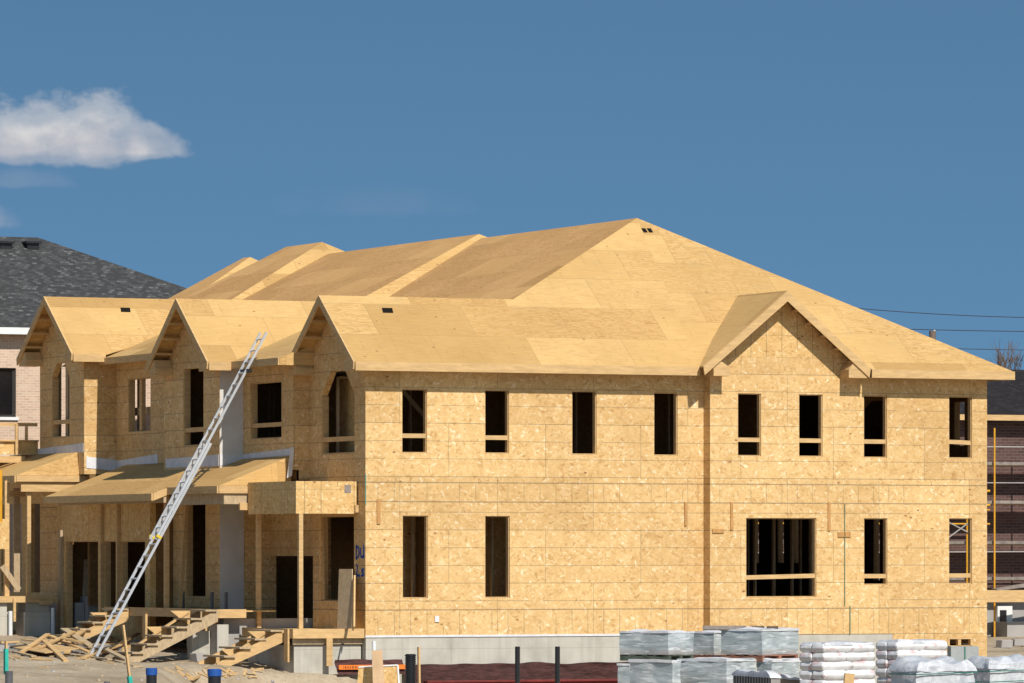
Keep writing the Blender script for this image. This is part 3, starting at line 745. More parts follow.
hg = [hole('X', XG, 66, 98.5, 541, 633), hole('X', XG, 104, 116, 541, 609), hole('X', XG, 121, 145, 541, 609)]
zg = gz(XG, G1) - .2
mb = MB(); wall(mb, 'X', XG, G0, G1, zg, 3.4, hg); part(mb, 'garage_wall', OSBV)
for h in hg: opening('X', XG, h, sill=False)
mb = MB(); mb.box((XG + TW, G0, -.2), (X3, G0 + .1, 3.4)); part(mb, 'garage_return', OSBI)
mb = MB(); mb.box((XG + TW, G1 - .1, zg), (5.0, G1, 3.4)); part(mb, 'garage_return', OSBI)
mb = MB(); mb.box((1.9, .6, -.4), (2.0, G1 - .15, 3.2)); mb.box((X4 + .3, Y3 + .45, -.4), (1.85, Y3 + .55, 3.3)); part(mb, 'interior_wall', OSBI)
for px, py0, py1, w in ((74.5, 545, 632, .26), (82, 542, 630, .3), (88, 560, 600, .2)):
    a = onX(px - 2, py1, XG + .6); b = onX(px, py0, XG + .75)
    mb = MB(); mb.bar(a, b, .05, w, (1, 0, 0)); part(mb, 'leaning_stud', LUM2)
mb = MB(); a = onX(84, 632, XG + .5); mb.box((a.x, a.y - .3, a.z), (a.x + .3, a.y + .3, a.z + .9)); part(mb, 'block_wall', CONC2)
# posts and studs standing just in front of the garage wall
mb = MB(); a = onX(118, 541, XG - .05); mb.box((XG - .09, a.y - .05, .5), (XG - .005, a.y + .05, 3.38)); part(mb, 'porch_stud', LUM)
mb = MB(); a = onX(101, 541, XG - .05); mb.box((XG - .09, a.y - .08, .3), (XG - .005, a.y + .1, 3.38)); part(mb, 'porch_stud', LUM)
mb = MB(); a = onX(60.5, 541, XG - .05); mb.box((XG - .09, a.y - .1, zg), (XG - .005, a.y + .08, 2.5)); part(mb, 'porch_stud', LUM2)
# gable-three unit below, and the open frame of the unit beyond it
mb = MB(); wall(mb, 'X', X5, max(Y4, G1 + .01), Y5, .6, 3.899, []); part(mb, 'entrance_wall', OSB); mb = MB(); mb.box((X5 + TW, Y4, .6), (X4 + .1, Y4 + TW, 3.899)); part(mb, 'entrance_return', OSBI)
mb = MB(); wall(mb, 'X', -.9, Y5 + .2, Y5 + 6, -.2, 4.2, [(Y5 + .8, Y5 + 2.0, .9, 3.2), (Y5 + 2.6, Y5 + 4.2, .9, 3.2)]); part(mb, 'entrance_wall', OSBP)
mb = MB(); mb.box((.6, Y5 + .2, -.2), (.7, Y5 + 6, 4.2)); part(mb, 'interior_wall', OSBI)
YD = Y5 + .25
def ybox(name, px0, px1, py0, py1, Y, dep, m):
    a = onY(px0, py1, Y); b = onY(px1, py0, Y)
    c = (a + b) / 2; mb = MB(); mb.box((a.x, Y, zat(py1, c)), (b.x, Y + dep, zat(py0, c))); return part(mb, name, m)
ybox('floor_edge_board', -60, 38, 441, 454.5, YD, .1, OSBP); ybox('floor_deck', -60, 39, 439.5, 441.2, YD - .08, 4.5, LUM)
ybox('guard_rail', -60, 37.5, 422.5, 426, YD - .05, .04, LUM); ybox('rail_post', 15.5, 18.5, 424, 455, YD - .1, .05, LUM); ybox('rail_post', 25.5, 28, 426.5, 441, YD - .1, .05, LUM)
ybox('loose_beam', -40, 25, 456, 462.5, YD - .35, .14, LUM)

# ------------------------------------------------------------------ porch roofs
E4 = onX(214, 486, -2.24); ye0 = Y1 + .05
zE = zat(486, E4); ap = V((X2, ye0 + .02, 0)); zA = zat(456.5, ap); sl = (zA - zE) / (X2 + 2.24)
def pz(x): return zE + sl * (x + 2.24)
ys = onX(168, 486, -2.24).y; YL = onX(45, 489, -2.62).y
mb = MB()
slab(mb, [(-2.24, ye0, zE), (X2, ye0 + .15, zA), (X2, ys, zA), (-2.24, ys, zE)])
slab(mb, [(-2.62, ys, pz(-2.62)), (X2, ys + .001, zA), (X2, YL, zA), (-2.62, YL, pz(-2.62))])
part(mb, 'porch_roof', PLY)
mb = MB(); fascia(mb, (-2.24, ye0, zE), (-2.24, ys, zE), (-1, 0, 0), .17); part(mb, 'fascia_board', LUM)
mb = MB(); fascia(mb, (-2.62, ys, pz(-2.62)), (-2.62, YL, pz(-2.62)), (-1, 0, 0), .17); part(mb, 'fascia_board', LUM)
mb = MB(); mb.prism([(-2.62, ys, pz(-2.62)), (-2.24, ys, zE), (-2.24, ys, zE - .17), (-2.62, ys, pz(-2.62) - .17)], (0, -.03, 0)); part(mb, 'fascia_board', LUM)
mb = MB(); mb.prism([(-2.24, ye0, zE + .005), (X2 - .02, ye0 + .13, zA + .005), (X2 - .02, ye0 + .02, zE + .005)], (0, -.02, 0)); part(mb, 'porch_end_panel', PLY)
mb = MB(); fascia(mb, (-2.24, ye0, zE), (X2 - .25, ye0, zE), (0, -1, 0), .17); part(mb, 'fascia_board', LUM)
mb = MB(); mb.box((-2.1, ye0 + .02, zE - .42), (-2.0, ys, zE - .14)); mb.box((-1.998, ye0 + .02, zE - .42), (X2 + .3, ye0 + .1, zE - .14)); part(mb, 'porch_beam', LUM2)
mb = MB(); mb.box((-2.35, ys, zE - .36), (-2.27, YL - .2, zE - .16)); part(mb, 'porch_beam', LUM2)
# third porch
Yc = onX(79, 470, X5).y; cc_ = onY(16, 475.5, Yc); zc = cc_.z; za = zat(452, V((X5, Yc, 0)))
sc = (za - zc) / (X5 - cc_.x)
mb = MB(); slab(mb, [(cc_.x, Yc, zc), (X5, Yc + .15, za), (X5, Yc + 5.2, za), (cc_.x, Yc + 5.2, zc)]); part(mb, 'porch_roof', PLY)
mb = MB(); fascia(mb, (cc_.x, Yc, zc), (cc_.x, Yc + 5.2, zc), (-1, 0, 0), .17); part(mb, 'fascia_board', LUM)
mb = MB(); fascia(mb, (cc_.x, Yc, zc), (X5 + .5, Yc, zc), (0, -1, 0), .15); part(mb, 'fascia_board', LUM)
mb = MB(); mb.prism([(cc_.x, Yc, zc + .005), (X5, Yc + .1, za + .005), (X5 + .06, Yc, zc + .005)], (0, -.02, 0)); part(mb, 'porch_end_panel', PLY)
mb = MB(); mb.box((cc_.x + .15, Yc + .04, zc - .40), (X5 + .3, Yc + .12, zc - .13)); part(mb, 'porch_beam', LUM)
# near porch: a flat ring of OSB on two posts
yb = .43; bx0 = onY(296, 500, yb).x; bx1 = onY(356.5, 500, yb).x; by1 = onX(248, 500, bx0).y
cz = V((bx0, yb, 0)); bz1 = zat(481, cz); bz0 = zat(513.5, cz)
mb = MB(); mb.box((bx0, yb, bz0), (bx1, yb + .1, bz1)); part(mb, 'porch_ring', OSBV)
mb = MB(); mb.box((bx0, yb + .1, bz0), (bx0 + .1, by1, bz1)); part(mb, 'porch_ring', OSBV)
mb = MB(); mb.box((bx0 + .1, yb + .1, bz1 - .12), (-.004, by1, bz1 - .06)); part(mb, 'porch_ceiling', OSBP)
ybox('porch_ledger', 355.5, 360.3, 505, 512.5, yb - .06, .05, LUM)
ybox('vent_hole_patch', 344.5, 351, 485, 493, yb - .004, .003, GREYWOOD)  # flat grey plate in place of a cutout, its dark put into the colour
ybox('porch_ledger', 240, 247.5, 503, 510, by1, .08, LUM)
dx0 = onY(293, 633, .03).x; dy1 = onX(242, 633, dx0).y; dz1 = zat(629, V((dx0, .03, 0))); dz0 = zat(638.5, V((dx0, .03, 0)))
mb = MB(); mb.box((dx0, .03, dz0), (-.012, .08, dz1)); part(mb, 'rim_board', LUM)
mb = MB(); mb.box((dx0, .08, dz0), (dx0 + .05, dy1, dz1)); part(mb, 'rim_board', LUM)
mb = MB(); mb.box((dx0 + .05, .08, dz1 - .06), (-.012, dy1, dz1 - .03)); part(mb, 'porch_deck', OSBP)
mb = MB(); mb.box((dx0 + .05, .16, dz0 - .14), (-.012, .2, dz0 - .002)); part(mb, 'porch_beam', LUM2)
mb = MB(); mb.box((dx0 + .1, .22, -1.6), (-.02, dy1 - .1, dz0 - .16)); part(mb, 'porch_foundation', CONC)
for px, y in ((300.3, yb + .04), (258.5, by1 - .1)):
    p = onY(px, 600, y); mb = MB(); mb.box((p.x - .05, p.y - .05, dz1 - .03), (p.x + .05, p.y + .05, bz0)); part(mb, 'porch_post', LUM)
p = onY(329.5, 650, .0); mb = MB(); mb.box((p.x - .075, -.01, zat(666, p)), (p.x + .075, .028, zat(637.8, p))); part(mb, 'hanging_board', LUM)
p = onX(287.5, 650, dx0); mb = MB(); mb.box((dx0 - .045, p.y - .12, zat(662, p)), (dx0 - .003, p.y + .1, zat(629, p))); part(mb, 'hanging_board', LUM)
# boards leaning in the near doorway
a = onX(344, 632, -.55); b = onX(345.5, 569, -.06)
mb = MB(); mb.prism([onX(337, 628.5, -.5), onX(352, 628.5, -.5), onX(352, 569, -.05), onX(339, 569, -.05)], (.02, 0, 0)); tag(mb.build('plywood_sheet', LUM2, None, 0, a), 'weathered plywood sheet leaning in the doorway of the near porch', 'board')
mb = MB(); mb.bar(onX(353.5, 628.5, -.6), onX(354, 577, -.12), .13, .04, (1, 0, 0)); tag(mb.build('leaning_plank', LUM, None, 0, onX(353.5, 628, -.6)), 'bright narrow plank leaning on the wall below the blue spray letters', 'board')
mb = MB(); mb.bar(onX(324, 600, .05), onX(322.5, 516, .05), .1, .04, (1, 0, 0)); part(mb, 'door_stud', LUM)
# blue sprayed marks on the near corner
mb = MB()
def stroke(pts):
    for (x0, y0), (x1, y1) in zip(pts, pts[1:]):
        mb.bar(onX(x0, y0, -.006), onX(x1, y1, -.006), .004, .055, (0, 1, .01))
for s in ([(356.2, 545), (356.2, 559)], [(356.2, 546), (358.6, 548), (359.2, 553), (358, 557), (356.2, 559)], [(360.6, 548), (360.6, 556), (362, 557.5), (363.8, 555)], [(363.5, 545), (363.7, 558.5)],
          [(356.2, 564), (357.4, 567), (356.4, 575.5), (359.6, 575.5)], [(364, 569.5), (361.8, 569.5), (361.8, 572), (363.6, 573), (363.4, 575.5), (361, 575.5)]): stroke(s)
part(mb, 'spray_letters', SPRAY)
# second porch deck on its foundation
XB = -2.45; B0 = onX(218, 611, XB).y; B1 = onX(104, 611, XB).y; zb1 = zat(608, V((XB, (B0 + B1) / 2, 0))); zb0 = zb1 - .2
mb = MB(); mb.box((XB, B0, zb0), (XB + .05, B1, zb1)); part(mb, 'rim_board', LUM)
mb = MB(); mb.box((XB + .05, B0, zb0), (-1.75, B0 + .05, zb1)); part(mb, 'rim_board', LUM)
mb = MB(); mb.box((XB + .05, B0 + .05, zb1 - .06), (XG, B1, zb1 - .03)); mb.box((XG, B0 + .05, zb1 - .06), (X3, G0, zb1 - .03)); part(mb, 'porch_deck', OSBP)
mb = MB(); mb.box((XB + .02, B0 + .1, -1.1), (XB + .3, B0 + 1.6, zb0 - .15)); mb.box((XB - .45, B0 + .5, -1.1), (XB + .0, B0 + .8, zb0 - .3)); part(mb, 'porch_foundation', CONC)
mb = MB(); mb.box((XB + .3, B0 + .4, -1.1), (XAB, B0 + .7, zb0 - .02)); part(mb, 'porch_foundation', CONC2)
for px, w in ((145, .1), (189, .07), (205, .09)):
    p = onX(px, 620, XB - .03); mb = MB(); mb.box((XB - .06, p.y - w, p.z - .62), (XB - .002, p.y + w, zb0 + .05)); part(mb, 'hanging_board', LUM)
p = onX(166.5, 600, -2.05); mb = MB(); mb.box((-2.1, p.y - .06, zb1 - .03), (-2.0, p.y + .06, zE - .14)); part(mb, 'porch_post', LUM)
p = onX(180, 600, -1.4); mb = MB(); mb.bar((-1.4, p.y, zb1), (-1.2, p.y, zE - .2), .09, .05); part(mb, 'porch_post', LUM)
for px in (183, 212, 226): 
    p = onX(px, 600, X3 - .25); mb = MB(); mb.tube((p.x, p.y, zb1 - .03), (p.x, p.y, zb1 + .38), .04); part(mb, 'vent_pipe', STEEL)
# third porch deck on block piers
Yd = Yc + .1; dzt = zat(596, V((-2, Yd, 0)))
xr = onY(57, 600, Yd).x
mb = MB(); mb.box((-4.4, Yd, dzt - .16), (xr, Yd + .05, dzt)); part(mb, 'rim_board', LUM)
mb = MB(); mb.box((-4.4, Yd + .05, dzt - .06), (xr, Yd + 3.2, dzt - .02)); part(mb, 'porch_deck', OSBP)
mb = MB(); mb.box((X5 - .03, Yd + .06, -.5), (X5 + .2, Yd + 3.2, dzt - .17)); part(mb, 'porch_foundation', CONC2)
def pier(px0, px1, py0, py1, Y, dep):
    a = onY(px0, py1, Y); b = onY(px1, py0, Y); mb = MB()
    mb.box((a.x, Y, zat(py1, a) - .3), (b.x, Y + dep, zat(612, a))); part(mb, 'porch_pier', CONC)
    mb = MB(); mb.box((a.x + .06, Y + .03, zat(612, a) + .002), (b.x - .02, Y + dep, zat(py0, a) + .05)); part(mb, 'porch_pier', CONC)
pier(24, 50, 603, 637, Yd + .08, .62); pier(-18, 8, 603, 637, Yd + .08, .6)
for px, y0, y1 in ((53, 608, 640), (10.5, 611, 637)):
    p = onY(px, y1, Yd - .02); mb = MB(); mb.tube((p.x, p.y, zat(y1, p) - .2), (p.x, p.y, zat(y0, p)), .052); part(mb, 'drain_pipe', WHITEP)
ybox('hanging_board', 13.5, 16, 598, 621.5, Yd - .06, .05, LUM); ybox('hanging_board', 40, 53, 600.5, 604.5, Yd - .06, .05, LUM)
p = onY(28.5, 590, Yd + .1); mb = MB(); mb.box((p.x - .05, p.y - .05, dzt - .02), (p.x + .05, p.y + .05, zc - .12)); part(mb, 'porch_post', LUM)
p = onY(6.5, 590, Yd + .5); mb = MB(); mb.box((p.x - .06, p.y - .05, dzt - .02), (p.x + .06, p.y + .05, zc - .12)); part(mb, 'porch_post', LUM)
ybox('wall_stud', 14, 20, 488, 592, Yd + 1.6, .1, LUM2); ybox('header_board', 0, 26, 491, 496.5, Yd + .9, .08, LUM)
ybox('osb_offcut', -10, 9, 519, 549, Yd - .05, .03, OSBP)
mb = MB(); mb.bar(onY(2, 566, Yd + .3), onY(19, 590, Yd + .3), .05, .14); part(mb, 'wall_brace', LUM2)
p = onY(.6, 500, Yd - .3); mb = MB(); mb.tube((p.x, p.y, zat(522, p)), (p.x, p.y, zat(470, p)), .045); tag(mb.build('shoring_prop', YEL, None, 0, (p.x, p.y, zat(522, p))), 'yellow steel prop under the farthest porch roof at the left edge', 'prop')
# little nailed-on boards and tags on the long wall
def nail(px0, px1, py0, py1, Y, m=LUMD, name='nailed_board'):
    a = onY(px0, py1, Y - .02); b = onY(px1, py0, Y - .02); mb = MB(); mb.box((a.x, Y - .03, zat(py1, a)), (b.x, Y - .003, zat(py0, a))); part(mb, name, m)
nail(377, 380.5, 499, 524, 0); nail(684.5, 687, 502, 525.5, 0); nail(730.5, 733, 502, 530, YR); nail(828, 830.5, 502, 531, YR)
nail(712.5, 724, 529, 533, YR); nail(838, 850.5, 532, 537, YR); nail(435, 439, 616, 622, 0, WHITEP, 'paper_tag')
GT = mat_plain('pale_green_tape', (.22, .27, .17), .6, .3, .1)
nail(844.4, 845.1, 504, 606, YR, GT, 'green_tape'); nail(849.7, 850.6, 606, 634, YR, GT, 'green_tape')
mb = MB(); mb.box((-.006, -.006, 3.0), (.012, .0, 3.7)); part(mb, 'green_tape', mat_plain('faded_green_tape', (.08, .30, .24), .6, .3, .1))

# ------------------------------------------------------------------ ladder
Pe = onX(252, 360, X2 - OV - .1); Bs = onY(92, 662, Pe.y); Bs.z = gz(Bs.x, Bs.y)
dr = (Pe - Bs).normalized(); tz = (zat(334, V((Pe.x + .3, Pe.y, 0))) - Bs.z) / dr.z
LAD = thing('extension_ladder', tuple(Bs), 'long aluminium extension ladder leaning from the dirt yard up to the eave between two gables', 'ladder')
nn = V((-dr.z, 0, dr.x)).normalized(); nn = nn if nn.x < 0 else -nn
wl = .225
L1 = tz * .66; L2a = tz * .36
for s in (-1, 1):
    mb = MB(); q = Bs + V((0, s * wl, 0)); mb.bar(q + dr * .06, q + dr * L1, .03, .062, nn); mb.build('rail', ALU, LAD)
    mb = MB(); q = Bs + V((0, s * (wl - .035), 0)) - nn * -.066; mb.bar(q + dr * L2a, q + dr * tz, .03, .058, nn); mb.build('fly_rail', ALU, LAD)
    mb = MB(); q = Bs + V((0, s * wl, 0)); mb.bar(q - dr * .03, q + dr * .06, .05, .12, nn); mb.build('foot', BLACKP, LAD)
k = .3
while k < tz - .1:
    fly = k > L1 - .15
    mb = MB(); off = nn * .066 if fly else V((0, 0, 0)); w_ = wl - .04 if fly else wl
    mb.tube(Bs + dr * k + off + V((0, -w_, 0)), Bs + dr * k + off + V((0, w_, 0)), .02, n=6); mb.build('rung', ALU, LAD)
    if L2a + .1 < k < L1 - .15:
        mb = MB(); off = nn * .066; kk = k + .1; mb.tube(Bs + dr * kk + off + V((0, -wl + .05, 0)), Bs + dr * kk + off + V((0, wl - .05, 0)), .02, n=6); mb.build('rung', ALU, LAD)
    k += .305
for s in (-1, 1):
    mb = MB(); q = Bs + V((0, s * wl, 0)) + dr * (L2a + .05) + nn * .04; mb.bar(q, q + dr * .06, .05, .13, nn); mb.build('lock_tape', YTAPE, LAD)
mb = MB(); mb.box(Bs + dr * (tz - 1.0) + nn * .03 + V((-.06, -.3, -.06)), Bs + dr * (tz - 1.0) + nn * .03 + V((.05, .3, .02))); mb.build('standoff_bar', BLACKP, LAD)

# ------------------------------------------------------------------ site stairs
def stairs(label, xt, zt, y0, y1, xb, n, rail=None, m=LUM, tm=LUM2):
    zb_ = gz(xb, (y0 + y1) / 2) - .02
    T = thing('site_stairs', (xb, y0, zb_), label, 'stairs', 'site stairs up to the porches')
    for y in (y0, y1 - .045):
        mb = MB(); mb.prism([(xt, y, zt - .02), (xt, y, zt - .30), (xb + .15, y, zb_), (xb - .1, y, zb_), (xb - .1, y, zb_ + .1)], (0, .045, 0)); mb.build('stringer', m, T)
    for i in range(n):
        t = (i + .5) / n; x = xt + (xb - xt) * t; z = zt + (zb_ + .1 - zt) * t + .03
        mb = MB(); mb.box((x - .15, y0 - .03 - random.random() * .05, z), (x + .14, y1 + .03, z + .04)); mb.build('tread', tm, T)
    if rail:
        mb = MB(); a, b = rail; mb.bar(a, b, .04, .12, (0, 1, 0)); mb.build('rail_board', LUM, T)
        for t in (.12, .62):
            c = a + (b - a) * (1 - t); mb = MB(); mb.prism([c + V((-.3, -.03, .12)), c + V((.22, -.03, .12)), c + V((.2, -.03, -.25))], (0, .02, 0)); mb.build('gusset', LUM, T)
    return T
xb2 = onY(131, 665, B0 - .1).x
stairs('timber stairs with pale treads beside the ladder, climbing to the middle porch', XB - .02, zb1 + .02, B0 - .05, B0 + 1.0, xb2, 6,
       (onY(139, 644, B0 + .9), onY(188, 612, B0 + .9)), LUM2, LUM2)
yS = onX(122, 611, XB).y
stairs('shaded timber stairs standing left of the ladder foot with a plank across', XB - .02, zb1 - .02, yS - .5, yS + .5, onX(80, 648, XB).x - 1.6, 5,
       (onY(66, 650, yS + .2), onY(106, 613, yS + .2)))
xb1 = onY(222, 675, .5).x
stairs('short timber stairs up to the near porch, below its two posts', dx0 - .01, dz1, .55, 1.75, xb1, 4, (onY(212, 668, .9), onY(266, 632, .9)))
# ------------------------------------------------------------------ ground sheet (one sheet to the horizon)
def axis_pts(a, b, step, far):
    out = []; x = a
    while x < b: out.append(x); x += step
    out.append(b); k = step * 2; lo, hi = [], []
    x = a
    while x > -far: x -= k; lo.append(x); k *= 1.6
    k = step * 2; x = b
    while x < far: x += k; hi.append(x); k *= 1.6
    return lo[::-1] + out + hi
us = axis_pts(-16, 16, .22, 3500); ds = axis_pts(-25, 32, .22, 3500)
mb = MB(); idx = {}
for j, d in enumerate(ds):
    for i, u in enumerate(us):
        p = V((CAM.x, CAM.y, 0)) + RT * u + FW * (D0 + d); p.z = gz(p.x, p.y); mb.v.append(p)
n = len(us)
for j in range(len(ds) - 1):
    for i in range(n - 1):
        mb.f.append((j * n + i, j * n + i + 1, (j + 1) * n + i + 1, (j + 1) * n + i)); mb.sm.append(True)
g_ = mb.build('ground', GROUND); g_['kind'] = 'structure'

# ------------------------------------------------------------------ membrane along the foot of the foundation
def wavy(x0, x1, y, z0, z1, amp, name, m, nz=6, thick=.02):
    mb = MB(); N = int((x1 - x0) / .1); vs = []
    for j in range(nz + 1):
        for i in range(N + 1):
            x = x0 + (x1 - x0) * i / N; z = z0 + (z1 - z0) * j / nz
            z += noise.noise(V((x * 1.3, 0, 1))) * amp * (j / nz)
            vs.append((x, y - abs(noise.noise(V((x * .9, z * 9, 3)))) * .14 - .02 - .25 * (1 - j / nz), z))
    fs = [(j * (N + 1) + i, j * (N + 1) + i + 1, (j + 1) * (N + 1) + i + 1, (j + 1) * (N + 1) + i) for j in range(nz) for i in range(N)]
    mb.mesh(vs, fs, True); return mb.build(name, m, None, 0, (x0, y, z0))
zt_ = zat(663.5, V((3, 0, 0)))
xm0 = onY(402, 665, 0).x; xm1 = onY(640, 665, 0).x
tag(wavy(xm0, xm1, 0, -1.35, zt_, .05, 'foundation_membrane', BROWNM, 10), 'crumpled dark brown membrane hanging along the grey foundation of the long wall', 'membrane')
xm2 = onY(333, 660, -.1).x
o = wavy(xm2, xm0 - .06, -.1, zat(674, V((0, 0, 0))) , zat(659.5, V((0, 0, 0))), .05, 'foundation_membrane', BROWNM, 5); tag(o, 'brown membrane strip with an orange band below the near porch corner', 'membrane')
mb = MB(); mb.box((xm2 + .02, -.40, zat(669, V((0, 0, 0)))), (xm0 - .08, -.385, zat(664.5, V((0, 0, 0))))); b_ = mb.build('orange_band', ORANGE, o)
mb = MB(); x = xm2 + .12; zz0, zz1 = zat(668, V((0, 0, 0))), zat(665.6, V((0, 0, 0)))
while x < xm2 + .52:
    w_ = random.choice((.015, .03, .045)); mb.box((x, -.404, zz0), (x + w_, -.4005, zz1)); x += w_ + .025
mb.build('dark_print', mat_plain('dark_print', (.25, .07, .02)), b_)
zr_ = zat(680, V((4, -1.2, 0)))
xr0, xr1 = onY(424, 682, -1.2).x, onY(622, 682, -1.2).x
mb = MB(); mb.box((xr0, -1.28, zr_ - .5), (xr1, -1.2, zr_)); mb.box((xr0, -1.4, zr_ - .03), (xr1, -1.1, zr_ + .01)); mb.box((xr0, -1.4, zr_ - .53), (xr1, -1.1, zr_ - .49))
tag(mb.build('steel_beam', REDM, None, 0, (xr0, -1.2, zr_ - .5)), 'long dark red steel beam lying in the trench before the brown membrane', 'beam')

# ------------------------------------------------------------------ stakes, pipes and boards in the foreground
def pipe(name, px, py, dep, r, m, label, cat, capm=None, group=None, bottom=-1.6, lean=0, n=14):
    p = onD(px, py, dep); z0 = min(gz(p.x, p.y) - .2, p.z - .3)
    T = thing(name, (p.x, p.y, z0), label, cat, group)
    mb = MB(); mb.tube((p.x, p.y, z0), (p.x + lean, p.y, p.z - (.05 if capm else 0)), r, n=n); mb.build('tube', m, T)
    if capm: mb = MB(); mb.tube((p.x, p.y, p.z - .13), (p.x, p.y, p.z), r * 1.1, n=n); mb.build('cap', capm, T)
    return T
pipe('capped_pipe', 151.5, 668, 102, .10, BLACKP, 'black pipe stub with a blue cap, left of two', 'pipe', BLUE, 'blue capped pipes')
pipe('capped_pipe', 214.5, 669, 102, .122, BLACKP, 'black pipe stub with a blue cap, below the near porch stairs', 'pipe', BLUE, 'blue capped pipes')
pipe('pipe_stub', 9, 671, 104, .075, STEEL, 'thin dark pipe stub at the lower left corner', 'pipe')
pipe('pipe_stub', 107, 681.5, 103, .06, STEEL, 'dark pipe end barely showing below the ladder foot', 'pipe')
pipe('black_post', 517.5, 646.5, 118, .055, BLACKP, 'slim black post before the membrane, left of a pair', 'post', None, 'slim black posts', n=6)
pipe('black_post', 557.5, 646.5, 118, .055, BLACKP, 'slim black post before the membrane, nearer the wrapped pallets', 'post', None, 'slim black posts', n=6)
p = onD(410.5, 655, 114); T = thing('corrugated_pipe', (p.x, p.y, -1.2), 'black corrugated drain pipe standing upright beside a wooden stake', 'pipe')
mb = MB(); z = -1.2
while z < p.z - .02:
    mb.tube((p.x, p.y, z), (p.x, p.y, z + .028), .115, n=16); mb.tube((p.x, p.y, z + .028), (p.x, p.y, z + .042), .10, n=16); z += .042
mb.build('tube', BLACKP, T); mb = MB(); mb.tube((p.x, p.y, p.z - .02), (p.x, p.y, p.z + .0), .122, n=16); mb.build('rim', BLACKP, T)
def stake(px0, py0, px1, py1, dep, w, label, teal=None, m=LUM, name='wooden_stake'):
    a = onD(px1, py1, dep); b = onD(px0, py0, dep); d = (b - a).normalized(); a2 = a - d * .4
    T = thing(name, tuple(a2), label, 'stake')
    if teal is None: mb = MB(); mb.bar(a2, b, w, .04, (1, 0, 0)); mb.build('stick', m, T)
    else:
        k = teal; c = b - d * k; mb = MB(); mb.bar(c, b, w * .8, .035, (1, 0, 0)); mb.build('stick', m, T)
        mb = MB(); mb.bar(a2, c, w, .07, (1, 0, 0)); mb.build('painted_end', TEAL, T)
    return T
stake(6, 641, 6, 669, 112, .11, 'short stake painted teal at the left edge of the yard', .16)
stake(123, 625, 131, 690, 103, .10, 'tall leaning wooden stake with a teal painted foot near the ladder', .97)
stake(418.7, 647, 419.2, 686, 115, .07, 'orange brown wooden stake beside the corrugated pipe')
# osb piece with a broad board in front
a = [onD(357, 690, 117), onD(399, 690, 117), onD(397.5, 665, 117), onD(358.5, 667, 117)]
T = thing('osb_offcut', tuple(a[0]), 'square OSB piece with white edges standing below the near corner', 'board')
mb = MB(); mb.prism(a, FW * .02); mb.build('panel', OSBP, T)
mb = MB(); mb.bar(a[2], a[3], .035, .03); mb.build('white_edge', WHITE, T); mb = MB(); mb.bar(a[1], a[2], .035, .04); mb.build('white_edge', WHITE, T)
mb = MB(); mb.prism([onD(373, 690, 116.4), onD(385, 690, 116.4), onD(382, 650, 116.6), onD(372, 650.5, 116.6)], FW * .04)
tag(mb.build('broad_plank', mat_plain('pink_plank', (.60, .40, .23), .75, .2, .15, 3), None, 0, onD(378, 690, 116.4)), 'broad pale plank standing in front of the square OSB piece', 'plank')
p = onD(374, 641, 117.4); mb = MB(); mb.tube((p.x, p.y, -1.1), (p.x, p.y, p.z), .045); tag(mb.build('pvc_pipe', WHITEP, None, 0, (p.x, p.y, -1.1)), 'white plastic pipe sticking up behind the broad plank', 'pipe')
mb = MB(); mb.bar(onD(848, 690, 103), onD(849.5, 673.5, 103), .20, .04, (0, 1, 0)); tag(mb.build('plank_end', LUM, None, 0, onD(848, 690, 103)), 'plank end standing before the stack of white bags', 'plank')

# scrap lumber on the yard
SCR = 'scrap lumber on the dirt yard'
def scrap(px0, py0, px1, py1, w, label, h=.04, up0=.03, up1=.03, m=LUM, tilt=(0, 0, 1)):
    a = onG(px0, py0); b = onG(px1, py1); a.z = gz(a.x, a.y) + up0; b.z = gz(b.x, b.y) + up1
    mb = MB(); mb.bar(a, b, w, h, tilt); tag(mb.build('scrap_board', m, None, 0, a), label, 'board', SCR)
scrap(24, 645, 60, 652, .16, 'long pale board at the top left of the scrap heap', up0=.12, up1=.2)
scrap(30, 650, 62, 657, .85, 'wide plywood offcut lying tilted on the scrap heap', .02, .10, .14, tilt=(-.1, -.55, 1))
scrap(50, 648, 90, 657, .12, 'board crossing the right part of the scrap heap', up0=.28, up1=.1)
scrap(56, 657, 88, 657, .14, 'flat board along the front of the scrap heap', m=LUM2)
scrap(12, 648, 30, 650, .12, 'short dark board left of the scrap heap', m=LUM2, up1=.12)
scrap(67, 655, 93, 640, .14, 'pale plank propped up against the left stairs', up0=.05, up1=.55)
scrap(33, 660, 52, 661, .1, 'small pale stick in front of the scrap heap')
scrap(0, 644, 18, 643, .14, 'board lying at the foot of the left pier')
scrap(20, 646, 55, 641, .2, 'brown board below the white drain pipe', m=LUM2)
scrap(58, 640, 78, 638, .14, 'dark board in front of the garage opening', m=LUM2, up0=.08, up1=.12)
scrap(74, 637, 103, 632, .2, 'dark plank sloping up to the middle porch', m=LUM2, up0=.03, up1=.75)
scrap(190, 681, 226, 664, .16, 'pale plank on the dirt beside the right capped pipe')
scrap(118, 662, 138, 668, .22, 'grey plank at the foot of the pale stairs', m=LUM2)
scrap(62, 652, 84, 654, .1, 'thin strip on top of the scrap heap', up0=.33, up1=.26)
scrap(76, 646, 124, 634, .16, 'long plank laid over the shaded stairs behind the ladder', up0=.25, up1=.75)
scrap(92, 650, 100, 618, .24, 'wide board standing against the shaded stairs behind the ladder', m=LUM2, up0=0, up1=.75)
scrap(126, 652, 133, 624, .2, 'upright board between the two middle stairs', up0=0, up1=.55)
scrap(104, 655, 138, 646, .1, 'narrow plank lying between the two middle stairs', up0=.05, up1=.3)
scrap(64, 644, 92, 652, .2, 'brown offcut leaning on the heap behind the ladder foot', m=LUM2, up0=.36, up1=.12)
